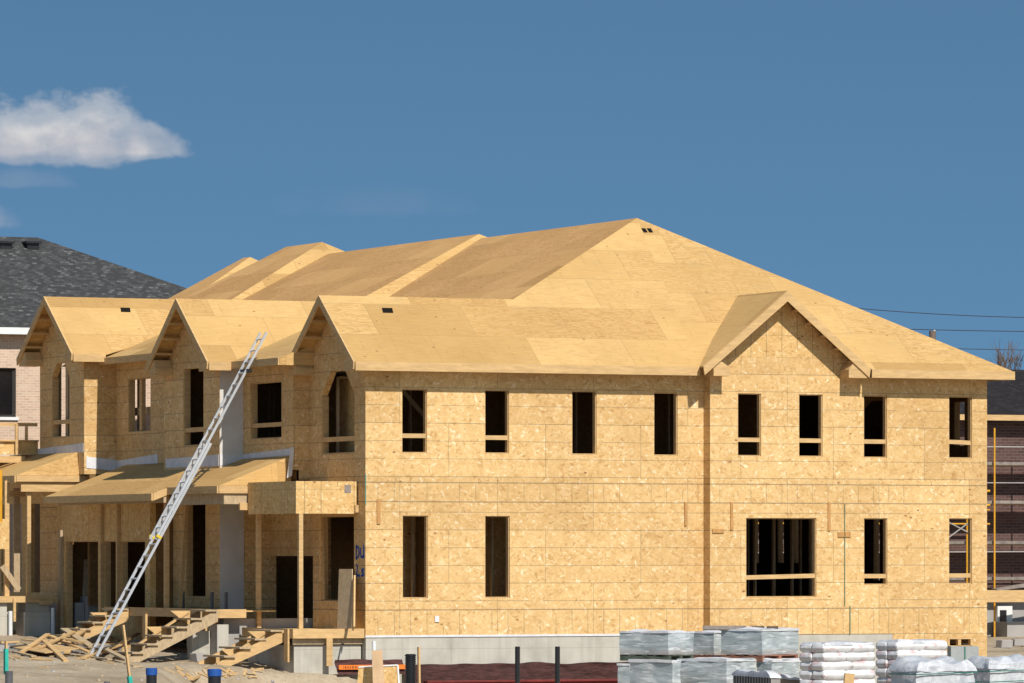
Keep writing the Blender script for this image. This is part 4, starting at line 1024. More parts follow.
scrap(22, 655, 48, 647, .12, 'pale board lying across the left end of the scrap heap', up0=.06, up1=.3)
scrap(78, 657, 110, 662, .12, 'brown board on the dirt in front of the ladder foot', m=LUM2, up1=.05)
scrap(84, 660, 120, 650, .12, 'pale board on the dirt right of the ladder foot', up0=.04, up1=.12)
scrap(96, 652, 128, 662, .14, 'dark board crossing behind the leaning stake', m=LUM2, up0=.18, up1=.03)
scrap(104, 650, 112, 628, .2, 'upright board propped on the side of the left stairs', up0=.0, up1=.3)
scrap(112, 652, 119, 622, .22, 'wide orange board leaning on the middle porch beside the stake', up0=.0, up1=.5)
scrap(40, 655, 74, 646, .1, 'thin pale strip slanting over the plywood offcut', up0=.16, up1=.34)
scrap(44, 651, 66, 662, .12, 'short board slanting forward from the scrap heap', up0=.25, up1=.02)
scrap(70, 648, 96, 653, .16, 'brown board on the right end of the scrap heap', m=LUM2, up0=.2, up1=.08)
scrap(14, 653, 34, 658, .12, 'short board lying on the dirt by the teal stake', m=LUM2)
scrap(228, 676, 262, 670, .12, 'pale board on the dirt below the near stairs')
scrap(60, 645, 90, 646, .14, 'dark board behind the scrap heap', m=LUM2, up0=.1, up1=.2)
for px, py, sz_, lab in ((137, 648, .3, 'grey concrete block under the middle stairs'), (200, 662, .34, 'grey concrete block between the middle and near stairs'), (3, 652, .26, 'broken concrete block at the left edge of the yard'), (1004, 648, .35, 'concrete lump on the dirt below the scaffold'), (1018, 646, .3, 'concrete lump at the right edge of the dirt bank')):
    a = onG(px, py); mb = MB(); f_ = random.uniform(-.4, .4); ex = V((cos(f_), sin(f_), 0)) * sz_ / 2; ey = V((-sin(f_), cos(f_), 0)) * sz_ * .4
    mb.prism([a - ex - ey, a + ex - ey, a + ex + ey, a - ex + ey], (random.uniform(-.04, .04), 0, sz_ * .6)); tag(mb.build('concrete_block', CONC2, None, .015, a), lab, 'block')
for k in range(60):
    px = random.uniform(8, 118) if k < 36 else random.uniform(150, 330); py = random.gauss(655, 6) if k < 36 else random.uniform(668, 680); L = random.uniform(.1, .3)
    a = onG(px, py); th = random.uniform(0, pi); b = a + V((cos(th), sin(th), 0)) * L
    a.z = gz(a.x, a.y) + .015; b.z = gz(b.x, b.y) + .02
    mb = MB(); mb.bar(a, b, random.uniform(.04, .09), .025); tag(mb.build('wood_chip', random.choice((LUM, LUM2)), None, 0, a), 'small wood scrap lying loose on the dirt yard', 'scrap wood', 'small wood scraps')
for k in range(70):
    px = random.uniform(-5, 340); py = random.uniform(643, 682); a = onG(px, py); r = random.uniform(.02, .055)
    if a.x > -.9 or a.z > gz(a.x, a.y) + .1: continue
    mb = MB(); vs = [];
    for j in range(5):
        for i in range(7):
            ph = pi * (j + .5) / 5; t = 2 * pi * i / 7; rr = r * (.75 + .5 * random.random()); vs.append(a + V((sin(ph) * cos(t) * rr, sin(ph) * sin(t) * rr, cos(ph) * rr * .7)))
    fs = [(j * 7 + i, (j + 1) * 7 + i, (j + 1) * 7 + (i + 1) % 7, j * 7 + (i + 1) % 7) for j in range(4) for i in range(7)] + [tuple(range(7)), tuple(range(34, 27, -1))]
    mb.mesh(vs, fs, True); tag(mb.build('stone', random.choice((CONC2, LUM2)), None, 0, a), 'small stone or clod on the dirt yard', 'stone', 'small stones on the yard')
# ------------------------------------------------------------------ wrapped pallets
def yawed(c, yaw):
    a = V((cos(yaw), sin(yaw), 0)); b = V((-sin(yaw), cos(yaw), 0))
    return lambda x, y, z: V(c) + a * x + b * y + V((0, 0, z))
def soft_block(mb, f, hx, hy, z0, z1, nx=10, nz=6, amp=.03, top=.05, seed=0, taper=0.0, rnd=.06):
    """box with crumpled, slightly rounded skin"""
    def P_(x, y, z):
        e = V((x * 1.0, y * 1.0, z)) * 2.6 + V((seed, seed * 2, 0)); d = noise.noise_vector(e) * amp + noise.noise_vector(e * 3) * amp * .4
        t = (z - z0) / (z1 - z0); s = 1 - taper * t * t
        zz = z + (top * noise.noise(V((x * 1.6 + seed, y * 1.6, 1))) if t > .99 else 0)
        return f(x * s + d.x, y * s + d.y, zz + d.z * .5)
    ny = nx
    def grid(fn, nu, nv):
        vs = [fn(i / nu, j / nv) for j in range(nv + 1) for i in range(nu + 1)]
        mb.mesh(vs, [(j * (nu + 1) + i, j * (nu + 1) + i + 1, (j + 1) * (nu + 1) + i + 1, (j + 1) * (nu + 1) + i) for j in range(nv) for i in range(nu)], True)
    L = lambda a, b, t: a + (b - a) * t
    grid(lambda u, v: P_(L(-hx, hx, u), -hy, L(z0, z1, v)), nx, nz); grid(lambda u, v: P_(L(hx, -hx, u), hy, L(z0, z1, v)), nx, nz)
    grid(lambda u, v: P_(hx, L(-hy, hy, u), L(z0, z1, v)), ny, nz); grid(lambda u, v: P_(-hx, L(hy, -hy, u), L(z0, z1, v)), ny, nz)
    grid(lambda u, v: P_(L(-hx, hx, u), L(-hy, hy, v), z1), nx, ny)
def wood_pallet(T, f, hx, hy, z0, m=GREYWOOD):
    for k in range(5):
        y = -hy + (2 * hy - .1) * k / 4 + .05; mb = MB()
        mb.prism([f(-hx, y - .05, z0 + .1), f(hx, y - .05, z0 + .1), f(hx, y + .05, z0 + .1), f(-hx, y + .05, z0 + .1)], (0, 0, .02)); mb.build('deck_board', m, T)
    for x in (-hx + .05, 0, hx - .05):
        mb = MB(); mb.prism([f(x - .045, -hy, z0), f(x + .045, -hy, z0), f(x + .045, hy, z0), f(x - .045, hy, z0)], (0, 0, .1)); mb.build('runner', m, T)
def corner_frame(pxL, pxC, pxR, py, dep):
    """plan of a block whose near corner is seen at pxC and whose two faces end at pxL and pxR; nearest corner depth given"""
    C = onD(pxC, py, dep); wl_ = (pxC - pxL) * dep / F; wr_ = (pxR - pxC) * dep / F
    return C, wl_, wr_
def block(pxL, pxC, pxR, pyt, pyb, dep, label, yaw_deg, pallet=True, m=STRETCH, name='wrapped_pallet', cat='pallet', group='film wrapped pallets of blocks', seed=0, pm=GREYWOOD, amp=.025, top=.05, cap=True):
    """yaw: angle by which the right-hand face turns away from the image plane"""
    C, wl_, wr_ = corner_frame(pxL, pxC, pxR, pyb, dep)
    ya = radians(yaw_deg); ex = RT * cos(ya) + FW * sin(ya); ey = -RT * sin(ya) + FW * cos(ya)
    hx = wr_ / cos(ya) / 2; hy = wl_ / sin(ya) / 2
    z0 = C.z; z1 = zat(pyt, C)
    cen = V((C.x, C.y, 0)) + ex * hx + ey * hy
    zf = z0 - (.13 if pallet else 0)
    T = thing(name, (cen.x, cen.y, zf), label, cat, group)
    f = lambda x, y, z: V((cen.x, cen.y, 0)) + ex * x + ey * y + V((0, 0, z))
    if pallet: wood_pallet(T, f, hx, hy, z0 - .125, pm)
    mb = MB(); soft_block(mb, f, hx, hy, z0, z1, 10, 6, amp, top, seed); mb.build('film_wrapped_load', m, T)
    if cap:
        mb = MB(); soft_block(mb, f, hx + .012, hy + .012, z1 - .035, z1 + .015, 10, 1, .02, .07, seed + 9); mb.build('film_top', WRAPM, T)
    return T, f, hx, hy, z0, z1
DP_ = 109
RB_ = mat_plain('red_pallet_wood', (.34, .15, .10), .8, .2, .3, 5)
GRB = mat_plain('green_pallet_wood', (.10, .12, .09), .8, .2, .3, 8)
block(620.5, 668.5, 695, 631.5, 655, DP_, 'film wrapped block pallet at the left end of the upper tier', 52, seed=1, pm=GRB)
block(690, 714, 722, 631.5, 655, DP_ + 1.6, 'narrow film wrapped pallet squeezed between two larger ones on the upper tier', 48, seed=2, pm=RB_)
block(722.5, 762, 801, 629.5, 655, DP_ + .3, 'film wrapped block pallet at the right end of the upper tier, under loose timber', 52, seed=3, pm=RB_)
block(630, 672, 681, 661, 690, DP_ - 1.6, 'film wrapped pallet in the lower tier, left of its neighbour', 48, seed=4, cap=True)
block(617.5, 629.5, 660, 664, 690, DP_ + .4, 'pale wrapped pallet corner showing at the left end of the lower tier', 54, seed=5)
block(679.5, 726.5, 757, 660, 690, DP_ - 1.2, 'film wrapped pallet in the middle of the lower tier', 52, seed=6)
block(757, 772, 801, 660.5, 690, DP_ + .2, 'film wrapped pallet at the right end of the lower tier, next to the white bags', 50, seed=7)
# timber pieces on top
for px0, px1, py, h, lab in ((703, 746, 627.6, .075, 'long grey timber lying on the right upper pallet'), (752, 764, 627.8, .07, 'short dark timber lying on the right upper pallet, left piece'), (767, 778, 627.9, .07, 'short dark timber lying on the right upper pallet, outer piece')):
    a = onD(px0, py, DP_ + .9); b = onD(px1, py, DP_ + .9)
    mb = MB(); mb.bar(a, b, .25, h); tag(mb.build('timber_piece', GREYWOOD if px0 < 720 else mat_plain('dark_timber', (.11, .075, .055), .85), None, 0, a), lab, 'timber')
a = onD(703, 629.5, DP_ + .9); b = onD(781, 629.5, DP_ + .9); mb = MB(); mb.bar(a, b, .22, .03); tag(mb.build('timber_piece', GREYWOOD, None, 0, a), 'thin long board under the timber on the right upper pallet', 'timber')
# covered crate and box in front
T, f, hx, hy, z0, z1 = block(738, 771, 780, 677, 692, DP_ - 4, 'low ribbed black crate under a white sheet in front of the wrapped pallets', 15, False, BLACKP, 'covered_crate', 'crate', None, 8, amp=.0, top=0, cap=False)
for k in range(9):
    x = -hx + (2 * hx) * (k + .5) / 9; mb = MB(); mb.prism([f(x - .014, -hy - .012, z0), f(x + .014, -hy - .012, z0), f(x + .014, -hy - .012, z1 - .02), f(x - .014, -hy - .012, z1 - .02)], FW * .01); mb.build('rib', CONC2, T)
for k in range(14):
    y = -hy + 2 * hy * (k + .5) / 14; mb = MB(); mb.box(f(-hx - .012, y - .02, z0), f(-hx - .002, y + .02, z1 - .02)); mb.build('rib', CONC2, T)
mb = MB(); soft_block(mb, f, hx + .03, hy + .03, z1 - .02, z1 + .09, 10, 2, .015, .05, 12, .25); mb.build('white_sheet', WRAPM, T)
block(779, 800, 803, 678.5, 692, DP_ - 3, 'brown box under white film before the right lower pallet', 12, False, mat_plain('brown_card', (.30, .23, .17), .8), 'film_covered_box', 'box', None, 14, amp=.015)

# ------------------------------------------------------------------ bag stacks
def bag_mesh(f, L, W, H, z, x, y, seed, ang=0):
    mb = MB(); nu, nv = 12, 8; vs = []
    def pt(u, v, s):
        a = sin((u * 2 - 1) * pi / 2); b = sin((v * 2 - 1) * pi / 2)
        e = max(0, 1 - abs(a) ** 10) ** .24 * max(0, 1 - abs(b) ** 9) ** .24
        h = H / 2 * e * (1 + .18 * noise.noise(V((u * 4 + seed, v * 3, s))))
        xx = a * L / 2 * (1 + .015 * noise.noise(V((v * 5, seed, 1)))); yy = b * W / 2
        return f(x + xx * cos(ang) - yy * sin(ang), y + xx * sin(ang) + yy * cos(ang), z + H / 2 + s * h)
    for s in (-1, 1):
        vs = [pt(i / nu, j / nv, s) for j in range(nv + 1) for i in range(nu + 1)]
        fs = [(j * (nu + 1) + i, j * (nu + 1) + i + 1, (j + 1) * (nu + 1) + i + 1, (j + 1) * (nu + 1) + i) for j in range(nv) for i in range(nu)]
        if s < 0: fs = [q_[::-1] for q_ in fs]
        mb.mesh(vs, fs, True)
    return mb
def bag_stack(pxL, pxC, pxR, pyt, dep, rows, label, yaw_deg, H=.17, seed=0, filmtop=True):
    C, wl_, wr_ = corner_frame(pxL, pxC, pxR, pyt, dep)
    ya = radians(yaw_deg); ex = RT * cos(ya) + FW * sin(ya); ey = -RT * sin(ya) + FW * cos(ya)
    hx = wr_ / cos(ya) / 2; hy = wl_ / sin(ya) / 2
    z1 = zat(pyt, C); zb = z1 - rows * H
    cen = V((C.x, C.y, 0)) + ex * hx + ey * hy
    f = lambda x, y, z: V((cen.x, cen.y, 0)) + ex * x + ey * y + V((0, 0, z))
    T = thing('bag_pallet', (cen.x, cen.y, zb - .13), label, 'pallet of bags', 'pallets of white bags')
    wood_pallet(T, f, hx, hy, zb - .125)
    for r in range(rows):
        nb = 2; sh = (r % 2) * .06
        for k in range(nb):
            split = .5 + (.07 if r % 2 else -.05)
            x0, x1 = (-hx, -hx + 2 * hx * split) if k == 0 else (-hx + 2 * hx * split, hx)
            for yy, w_ in ((-hy * .5, hy), (hy * .5, hy)):
                bag_mesh(f, (x1 - x0) * 1.02, w_ * 1.03, H * 1.14, zb + r * H - H * .06, (x0 + x1) / 2 + random.uniform(-.015, .015), yy + random.uniform(-.015, .015), random.random() * 50, random.uniform(-.02, .02)).build('bag', BAG, T)
    mb = MB(); soft_block(mb, lambda x, y, z: f(x, y, z), hx - .05, hy - .05, zb, z1 - .05, 6, 6, .01, 0); mb.build('inner_film', BAGD, T)
    if filmtop: mb = MB(); soft_block(mb, f, hx * .985, hy * .985, z1 - .03, z1 + .035, 10, 2, .012, .05, seed, .10); mb.build('film_top', FILM, T)
    return T
bag_stack(801, 824, 878, 644, 104, 6, 'tall stack of plain white bags under grey film, beside the wrapped block pallets', 38, seed=3)
bag_stack(878, 897, 950, 642, 106, 6, 'stack of white bags with red print, between the plain bags and the grey block', 34, seed=7)
# grey sheet-covered stacks at the right and a pale block behind
def covered(pxL, pxC, pxR, pyt, pyb, dep, label, yaw, seed):
    T, f, hx, hy, z0, z1 = block(pxL, pxC, pxR, pyt + 7, pyb, dep, label, yaw, True, FILM, 'covered_stack', 'pallet', 'grey film covered stacks', seed, amp=.04, top=.06, cap=False)
    mb = MB(); soft_block(mb, f, hx + .03, hy + .03, z1 - .07, z1 + .13, 14, 3, .05, .12, seed + 3, .22); mb.build('film_cover', FILM, T)
    for zz in (z1 - .12, z1 - .32):
        mb = MB()
        mb.box((0, 0, 0), (.001, .001, .001)) if False else None
        a, b, c = f(-hx - .045, -hy - .045, zz), f(hx + .045, -hy - .045, zz + .03), f(-hx - .045, hy, zz)
        mb.bar(a, b, .012, .018); mb.bar(a, c, .012, .018); mb.build('strap', GREENS, T)
    return T
covered(893, 917, 978, 661, 692, 101, 'grey film covered stack with green straps in front of the red printed bags', 34, 21)
covered(968, 990, 1046, 658, 692, 103, 'grey film covered stack at the right edge of the picture', 32, 33)
T, f, hx, hy, z0, z1 = block(949, 951, 979, 646.5, 684, 112, 'pale grey concrete block stack with a green strap below the basement window', 5, True, BLOCKM, 'block_stack', 'blocks', None, 40, amp=.004, top=0, cap=False)
mb = MB(); mb.prism([f(-.012, -hy - .012, z0), f(.012, -hy - .012, z0), f(.012, -hy - .012, z1), f(-.012, -hy - .012, z1)], FW * .006); mb.build('strap', GREENS, T)

# ------------------------------------------------------------------ finished brick house on the left
YH = 34.0
def hx_(px): return onY(px, 400, YH).x
def hz_(py, px=10): return zat(py, onY(px, 400, YH))
H = thing('brick_house', (hx_(0), YH, 0), 'finished tan brick house with grey shingled hip roof behind the row on the left', 'house')
xl, xr = hx_(-260), hx_(303); zeh = hz_(334)
hw_ = (hx_(-6), hx_(16), hz_(417), hz_(368))
mb = MB(); wall(mb, 'Y', YH, xl, xr, -1, zeh, [hw_], .3); mb.box((xr - .3, YH + .3, -1), (xr, YH + 11, zeh)); mb.box((xl, YH + .3, -1), (xl + .3, YH + 11, zeh)); mb.build('brick_wall', TANB, H)
fr = MB(); a0, a1, z0, z1 = hw_
fr.box((a0, YH + .08, z0), (a0 + .07, YH + .16, z1)); fr.box((a1 - .09, YH + .08, z0), (a1, YH + .16, z1)); fr.box((a0 + .07, YH + .08, z1 - .07), (a1 - .09, YH + .16, z1)); fr.box((a0 + .07, YH + .08, z0), (a1 - .09, YH + .16, z0 + .07))
wf = fr.build('window', FRAME, H); mb = MB(); mb.box((a0 + .07, YH + .12, z0 + .07), (a1 - .09, YH + .13, z1 - .07)); mb.build('pane', GLASS, wf)
mb = MB(); mb.box((a0 - .1, YH - .06, z0 - .09), (a1 + .06, YH + .1, z0 - .002)); mb.build('sill', WHITE, wf)
mb = MB(); mb.box((xl - .4, YH - .45, zeh - .02), (xr + .4, YH - .40, zeh + .17)); mb.build('gutter', WHITE, H)
mb = MB(); mb.box((xl - .4, YH - .40, zeh - .02), (xr + .4, YH - .002, zeh + .01)); mb.build('soffit', WHITE, H)
ye_ = YH - .45; zr0 = zeh + .17
rp = None
for k in range(400):
    y = ye_ + k * .02; p = onY(38, 237.5, y)
    if zr0 + .62 * (y - ye_) >= p.z: rp = p; break
mb = MB(); xrr = rp.x; xe_ = hx_(312)
s_ = (rp.z - zr0); yb_ = 2 * rp.y - ye_
mb.face([(xl - 5, ye_, zr0), (xe_, ye_, zr0), (xrr, rp.y, rp.z), (xl - 2, rp.y, rp.z)]); mb.face([(xe_, ye_, zr0), (xe_, yb_, zr0), (xrr, rp.y, rp.z)])
mb.face([(xe_, yb_, zr0), (xl - 5, yb_, zr0), (xl - 2, rp.y, rp.z), (xrr, rp.y, rp.z)]); mb.face([(xl - 5, yb_, zr0), (xl - 5, ye_, zr0), (xl - 2, rp.y, rp.z)]); mb.build('roof', SHG, H)
for px in (4, 31):
    c = onY(px, 241, rp.y - .45); mb = MB(); mb.box((c.x - .18, c.y - .2, c.z - .25), (c.x + .18, c.y + .25, c.z - .08)); mb.box((c.x - .24, c.y - .28, c.z - .08), (c.x + .24, c.y + .33, c.z - .02)); mb.build('roof_vent', BLACKP, H)

# ------------------------------------------------------------------ brown brick house and scaffold on the right
YN = 21.0
nx0, nx1 = onY(735, 500, YN).x, onY(1190, 500, YN).x
def nz(py): return zat(py, onY(1005, 500, YN))
N = thing('brick_house', (nx0, YN, -1), 'dark brown brick house with black shingles behind the right end of the block', 'house')
zn = nz(421)
mb = MB(); mb.box((nx0, YN, nz(602)), (nx1, YN + 9, zn)); mb.build('brick_wall', BRNB, N)
mb = MB(); mb.box((nx0 + .02, YN + .02, -2), (nx1 - .02, YN + 9, nz(602) - .003)); mb.build('foundation', CONC2, N)
mb = MB(); mb.box((nx0 - .4, YN - .5, zn), (nx1 + .4, YN - .46, zn + .16)); mb.build('fascia', LUM, N)
mb = MB(); mb.box((nx0 - .4, YN - .46, zn - .02), (nx1, YN - .002, zn)); mb.build('soffit', FRAME, N)
yk = YN - .5 + 2.6; zk = zat(369.5, V((onY(1005, 370, yk).x, yk, 0)))
mb = MB(); mb.face([(nx0 - .4, YN - .5, zn + .17), (nx1 + .4, YN - .5, zn + .17), (nx1 + .4, yk, zk), (nx0 - .4, yk, zk)]); mb.face([(nx1 + .4, yk, zk), (nx1 + .4, yk + 5, zn + .17), (nx0 - .4, yk + 5, zn + .17), (nx0 - .4, yk, zk)])
mb.face([(nx0 - .4, yk + 5, zn + .17), (nx0 - .4, YN - .5, zn + .17), (nx0 - .4, yk, zk)]); mb.build('roof', SHD, N)
for a, b in ((432, 452), (466, 476), (486, 502), (505, 540)):
    p0 = onY(952, 0, YN - .02); p1 = onY(962, 0, YN - .02)
wA = onY(1001, 620, YN - .1); wB = onY(1012, 620, YN - .1)
mb = MB(); mb.box((wA.x - .12, YN - .12, nz(637)), (wB.x + .0, YN - .005, nz(606))); wf = mb.build('basement_window', WHITE, N)
mb = MB(); mb.box((wA.x - .05, YN - .14, nz(633)), ((wA.x + wB.x) / 2 - .02, YN - .121, nz(610))); mb.build('pane', GLASS, wf)
# scaffold
YS = YN - 1.0
SC = thing('scaffold', (onY(994, 600, YS).x, YS, -1), 'scaffold with orange poles and grey planks against the brown brick wall', 'scaffold')
def sz(py): return zat(py, onY(994, 500, YS))
for px, yo in ((994.5, 0), (967, 0), (1030, 0), (940, 0), (802, 0), (786, 0)):
    p = onY(px, 500, YS + yo); mb = MB(); mb.tube((p.x, p.y, gz(p.x, p.y)), (p.x, p.y, sz(428 if px > 990 else 440)), .026); mb.build('pole', YEL, SC)
x0, x1 = onY(738, 500, YS).x, onY(1060, 500, YS).x
for py in (462, 500.5, 541, 577):
    mb = MB(); mb.box((x0, YS + .1, sz(py + 3)), (x1, YS + .35, sz(py))); mb.build('plank', GREYWOOD, SC); mb = MB(); mb.box((x0, YS + .4, sz(py + 3) - .03), (x1, YS + .7, sz(py) - .03)); mb.build('plank', LUM2, SC)
for py, r in ((448, .02), (484, .018), (510, .025), (524, .025), (553, .018), (491, .035), (505, .035)):
    mb = MB(); m_ = YEL if py in (491, 505, 510, 524) else CONC2
    p0 = V((x0 if py not in (491, 505) else onY(745, 500, YS).x, YS + .02, sz(py))); p1 = V((x1 if m_ != YEL else onY(990, 500, YS).x, YS + .02, sz(py) + (.0 if m_ == YEL else .04))); mb.tube(p0, p1, r, n=6); mb.build('rail_tube', m_, SC)
for a, b in (((948, 470), (975, 484)), ((975, 466), (948, 486))):
    mb = MB(); mb.tube(onY(a[0], a[1] + 52, YS - .05), onY(b[0], b[1] + 52, YS - .05), .02, n=6); mb.build('cross_brace', CONC2, SC)
mb = MB(); a = onY(985, 592, YS - .5); b = onY(1062, 592, YS - .5); mb.box((a.x, YS - .6, sz(602)), (b.x, YS - .5, sz(590))); mb.build('toe_board', LUM, SC)
mb = MB(); mb.prism([onY(996, 589, YS - .4), onY(1060, 578, YS - .4), onY(1060, 583, YS - .4), onY(1000, 590.5, YS - .4)], (0, .3, 0)); mb.build('plank', GREYWOOD, SC)
# concrete lumps on the dirt bank
mb = MB(); p = onY(1018, 630, YN - .9); mb.box((p.x - .35, p.y, -1), (p.x + 2.5, p.y + .8, zat(622, p))); tag(mb.build('concrete_block', CONC2, None, 0, p), 'grey concrete footing on the dirt bank below the brown brick house', 'footing')

# ------------------------------------------------------------------ pole, wires and a bare tree far behind
DPO = 260
pp = onD(932.5, 331, DPO)
PO = thing('utility_pole', (pp.x, pp.y, -1), 'wooden utility pole top just showing above the plywood roof', 'pole')
mb = MB(); mb.tube((pp.x, pp.y, -1), (pp.x, pp.y, pp.z), .19, .16); mb.build('shaft', BARK, PO); mb = MB(); mb.tube((pp.x + .1, pp.y, pp.z - .25), (pp.x + .1, pp.y, pp.z + .06), .06); mb.build('insulator', WHITEP, PO)
pq = onD(560, 300, DPO)
P2 = thing('utility_pole', (pq.x, pq.y, -1), 'utility pole hidden behind the plywood roof', 'pole') if False else None
def wire(pts, label, dep, r=.019):
    A_ = onD(pts[0][0], pts[0][1], dep); B_ = onD(pts[1][0], pts[1][1], dep); mb = MB(); N_ = 24; sag = pts[2] * dep / F
    prev = None
    for i in range(N_ + 1):
        t = i / N_; p = A_.lerp(B_, t) - V((0, 0, sag * 4 * t * (1 - t)))
        if prev is not None: mb.tube(prev, p, r, n=5, cap=False)
        prev = p
    tag(mb.build('power_line', CABLE, None, 0, A_), label, 'cable', 'power lines')
wire(((640, 279), (1290, 308), 22), 'highest of the three dark power lines in the right sky', DPO)
wire(((700, 322), (1290, 332), 4), 'middle power line, passing the pole top', DPO)
wire(((700, 338), (1290, 349), 6), 'lowest power line, just above the bare twigs', DPO + 20, .018)
tb = onD(992, 560, 200)
def bare_tree(px, pt, dep, seed, label):
    rnd = random.Random(seed); b = onD(px, 560, dep); top = onD(px, pt, dep); hgt = top.z - b.z
    T = thing('bare_tree', tuple(b), label, 'tree', 'bare trees behind the right house')
    mb = MB(); mb.tube(b, b + V((0, 0, hgt * .45)), .14, .09, 7); mb.build('trunk', BARK, T)
    mb = MB()
    def grow(p, d, L, r, k):
        q = p + d * L; mb.tube(p, q, r, r * .6, 5, False)
        if k == 0: return
        for _ in range(3):
            nd_ = (d + V((rnd.uniform(-.6, .6), rnd.uniform(-.6, .6), rnd.uniform(-.05, .4)))).normalized(); grow(q, nd_, L * rnd.uniform(.6, .8), r * .6, k - 1)
    grow(b + V((0, 0, hgt * .44)), V((0, 0, 1)), hgt * .2, .085, 4); mb.build('crown', BARK, T)
bare_tree(990, 350, 205, 4, 'bare leafless tree whose thin twigs rise beside the roof corner')
bare_tree(1012, 352, 215, 9, 'bare leafless tree over the black roof at the right edge')
# ------------------------------------------------------------------ camera, sun, sky
cd = bpy.data.cameras.new('camera'); cam = bpy.data.objects.new('camera', cd); COL.objects.link(cam)
cam.location = CAM; cam.rotation_euler = (pi / 2, 0, -TH)
cd.sensor_width = 36; cd.lens = 36 * F / 1024; cd.shift_y = (HOR - 341.5) / 1024; cd.shift_x = 0
cd.clip_start = 1; cd.clip_end = 12000
S.camera = cam
EL, AZ = radians(43), radians(1.0)
sv = V((sin(AZ) * cos(EL), -cos(AZ) * cos(EL), sin(EL)))
ld = bpy.data.lights.new('sun', 'SUN'); ld.energy = 4.3; ld.angle = radians(.53); ld.color = (1, .945, .86)
sun = bpy.data.objects.new('sun', ld); COL.objects.link(sun); sun.location = (0, -30, 40)
sun.rotation_euler = sv.to_track_quat('Z', 'Y').to_euler()
w = bpy.data.worlds.new('World'); S.world = w; w.use_nodes = True
nt = w.node_tree; bg = nt.nodes['Background']; bg.inputs[1].default_value = SKY_STR
g = nd(nt, 'ShaderNodeTexCoord').outputs['Generated']
sp = nd(nt, 'ShaderNodeSeparateXYZ', i_0=g)
# the photograph's sky stays blue down to the roofs: look the sky up a little above the true elevation
z2 = mth(nt, 'MULTIPLY_ADD', mth(nt, 'MAXIMUM', sp.outputs[2], -.02), SKY_K, SKY_B)
cv = nd(nt, 'ShaderNodeCombineXYZ', i_0=sp.outputs[0], i_1=sp.outputs[1], i_2=z2).outputs[0]
cv = nd(nt, 'ShaderNodeVectorMath', operation='NORMALIZE', i_0=cv).outputs[0]
sky = nd(nt, 'ShaderNodeTexSky', sky_type='NISHITA', sun_disc=False, sun_elevation=EL, sun_rotation=pi + AZ,
         air_density=1.0, dust_density=.6, ozone_density=1.6, altitude=100)
nt.links.new(cv, sky.inputs[0])
# clouds by direction: azimuth / elevation (radians) relative to the view axis
az = mth(nt, 'SUBTRACT', mth(nt, 'ARCTAN2', sp.outputs[0], sp.outputs[1]), TH)
el = mth(nt, 'ARCSINE', sp.outputs[2])
ae = nd(nt, 'ShaderNodeCombineXYZ', i_0=mth(nt, 'MULTIPLY', az, 100.0), i_1=mth(nt, 'MULTIPLY', el, 100.0)).outputs[0]
nz = nd(nt, 'ShaderNodeTexNoise', i_Vector=mapping(nt, ae, (1.3, 1.7, 1)), i_Scale=1.0, i_Detail=6, i_Roughness=.52)
nf = mth(nt, 'SUBTRACT', nz.outputs[0], .5)
def puff(cx, cy, rx, ry, amp, flat=True):
    u = mth(nt, 'DIVIDE', mth(nt, 'SUBTRACT', mth(nt, 'MULTIPLY', az, 100.0), cx), rx)
    v_ = mth(nt, 'SUBTRACT', mth(nt, 'MULTIPLY', el, 100.0), cy)
    up = mth(nt, 'DIVIDE', mth(nt, 'MAXIMUM', v_, 0.0), ry); dn_ = mth(nt, 'DIVIDE', mth(nt, 'MINIMUM', v_, 0.0), ry * .34)
    d = mth(nt, 'SQRT', mth(nt, 'ADD', mth(nt, 'MULTIPLY', u, u), mth(nt, 'ADD', mth(nt, 'MULTIPLY', up, up), mth(nt, 'MULTIPLY', dn_, dn_))))
    return mth(nt, 'ADD', mth(nt, 'SUBTRACT', 1.0, d), mth(nt, 'MULTIPLY', nf, amp)), up
def pxaz(px): return (px - 512) / F * 100
def pxel(py): return (HOR - py) / F * 100
d1, up1 = puff(pxaz(28), pxel(150), 1.7, 1.0, 1.2)
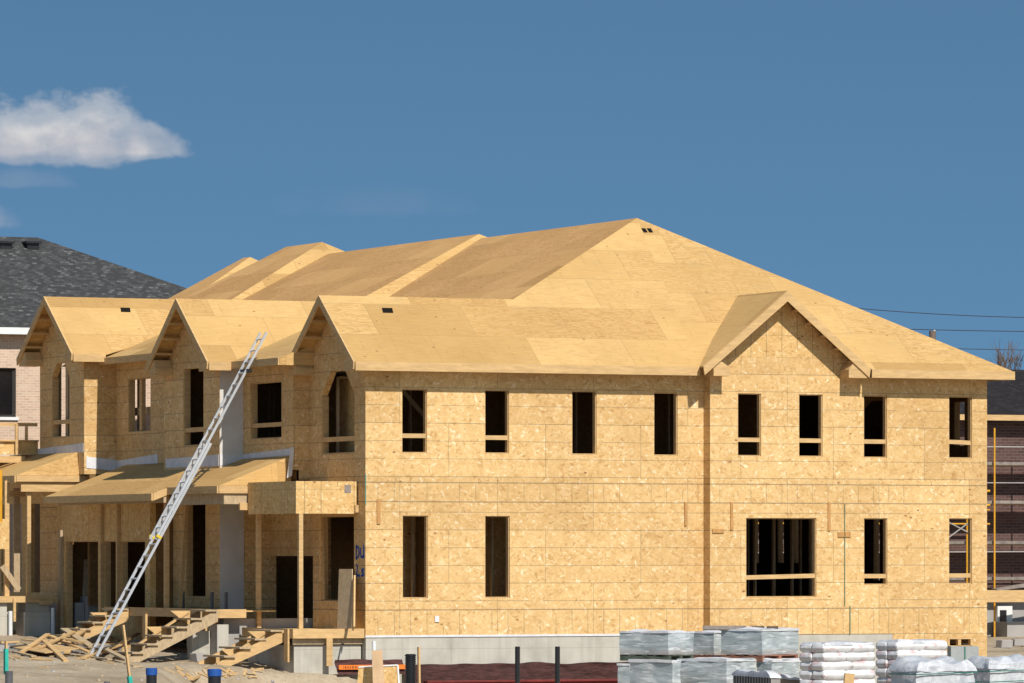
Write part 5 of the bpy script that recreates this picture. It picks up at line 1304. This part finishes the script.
d1b, _ = puff(pxaz(96), pxel(151), 1.25, 1.08, 1.15)
d1c, _ = puff(pxaz(140), pxel(154), 1.0, .55, 1.1)
d1 = mth(nt, 'SMOOTH_MAX', mth(nt, 'SMOOTH_MAX', d1, d1b, .7), d1c, .6)
c1 = ramp(nt, d1, [(.02, 0), (.34, .5), (.85, 1)], 'EASE')
d2, _ = puff(pxaz(-20), pxel(225), .8, .45, 1.0); c2 = mth(nt, 'MULTIPLY', ramp(nt, d2, [(.0, 0), (.7, .5)], 'EASE'), .8)
d3, _ = puff(pxaz(10), pxel(185), 1.4, .35, 1.5); c3 = mth(nt, 'MULTIPLY', ramp(nt, d3, [(.0, 0), (.9, .4)], 'EASE'), .35)
d4, _ = puff(pxaz(380), pxel(210), 2.2, .5, 1.4); c4 = mth(nt, 'MULTIPLY', ramp(nt, d4, [(.0, 0), (1., .4)], 'EASE'), .13)
cm = mth(nt, 'MAXIMUM', mth(nt, 'MAXIMUM', c1, c4), mth(nt, 'MAXIMUM', c2, c3), clamp=True)
nz2 = nd(nt, 'ShaderNodeTexNoise', i_Vector=mapping(nt, ae, (1.3, 1.6, 1), (0, 0, 0), (5, 2, 0)), i_Scale=1.0, i_Detail=5, i_Roughness=.55)
sh = mth(nt, 'ADD', mth(nt, 'MULTIPLY', up1, .75), mth(nt, 'MULTIPLY', mth(nt, 'SUBTRACT', nz2.outputs[0], .5), 1.3))
cc = ramp(nt, sh, [(-.0, CLOUD_LO), (.42, CLOUD_HI)])
cc = nd(nt, 'ShaderNodeVectorMath', operation='SCALE', i_0=cc, i_Scale=CLOUD_MUL).outputs[0]
tint = mix(nt, 1.0, sky.outputs[0], SKY_TINT, 'MULTIPLY')
fin = mix(nt, cm, tint, cc)
nt.links.new(fin, bg.inputs[0])
S.view_settings.view_transform = 'Standard'; S.view_settings.look = 'None'; S.view_settings.gamma = 1
S.view_settings.exposure = EXPO; S.view_settings.use_curve_mapping = False
S.cycles.max_bounces = 8; S.cycles.diffuse_bounces = 4
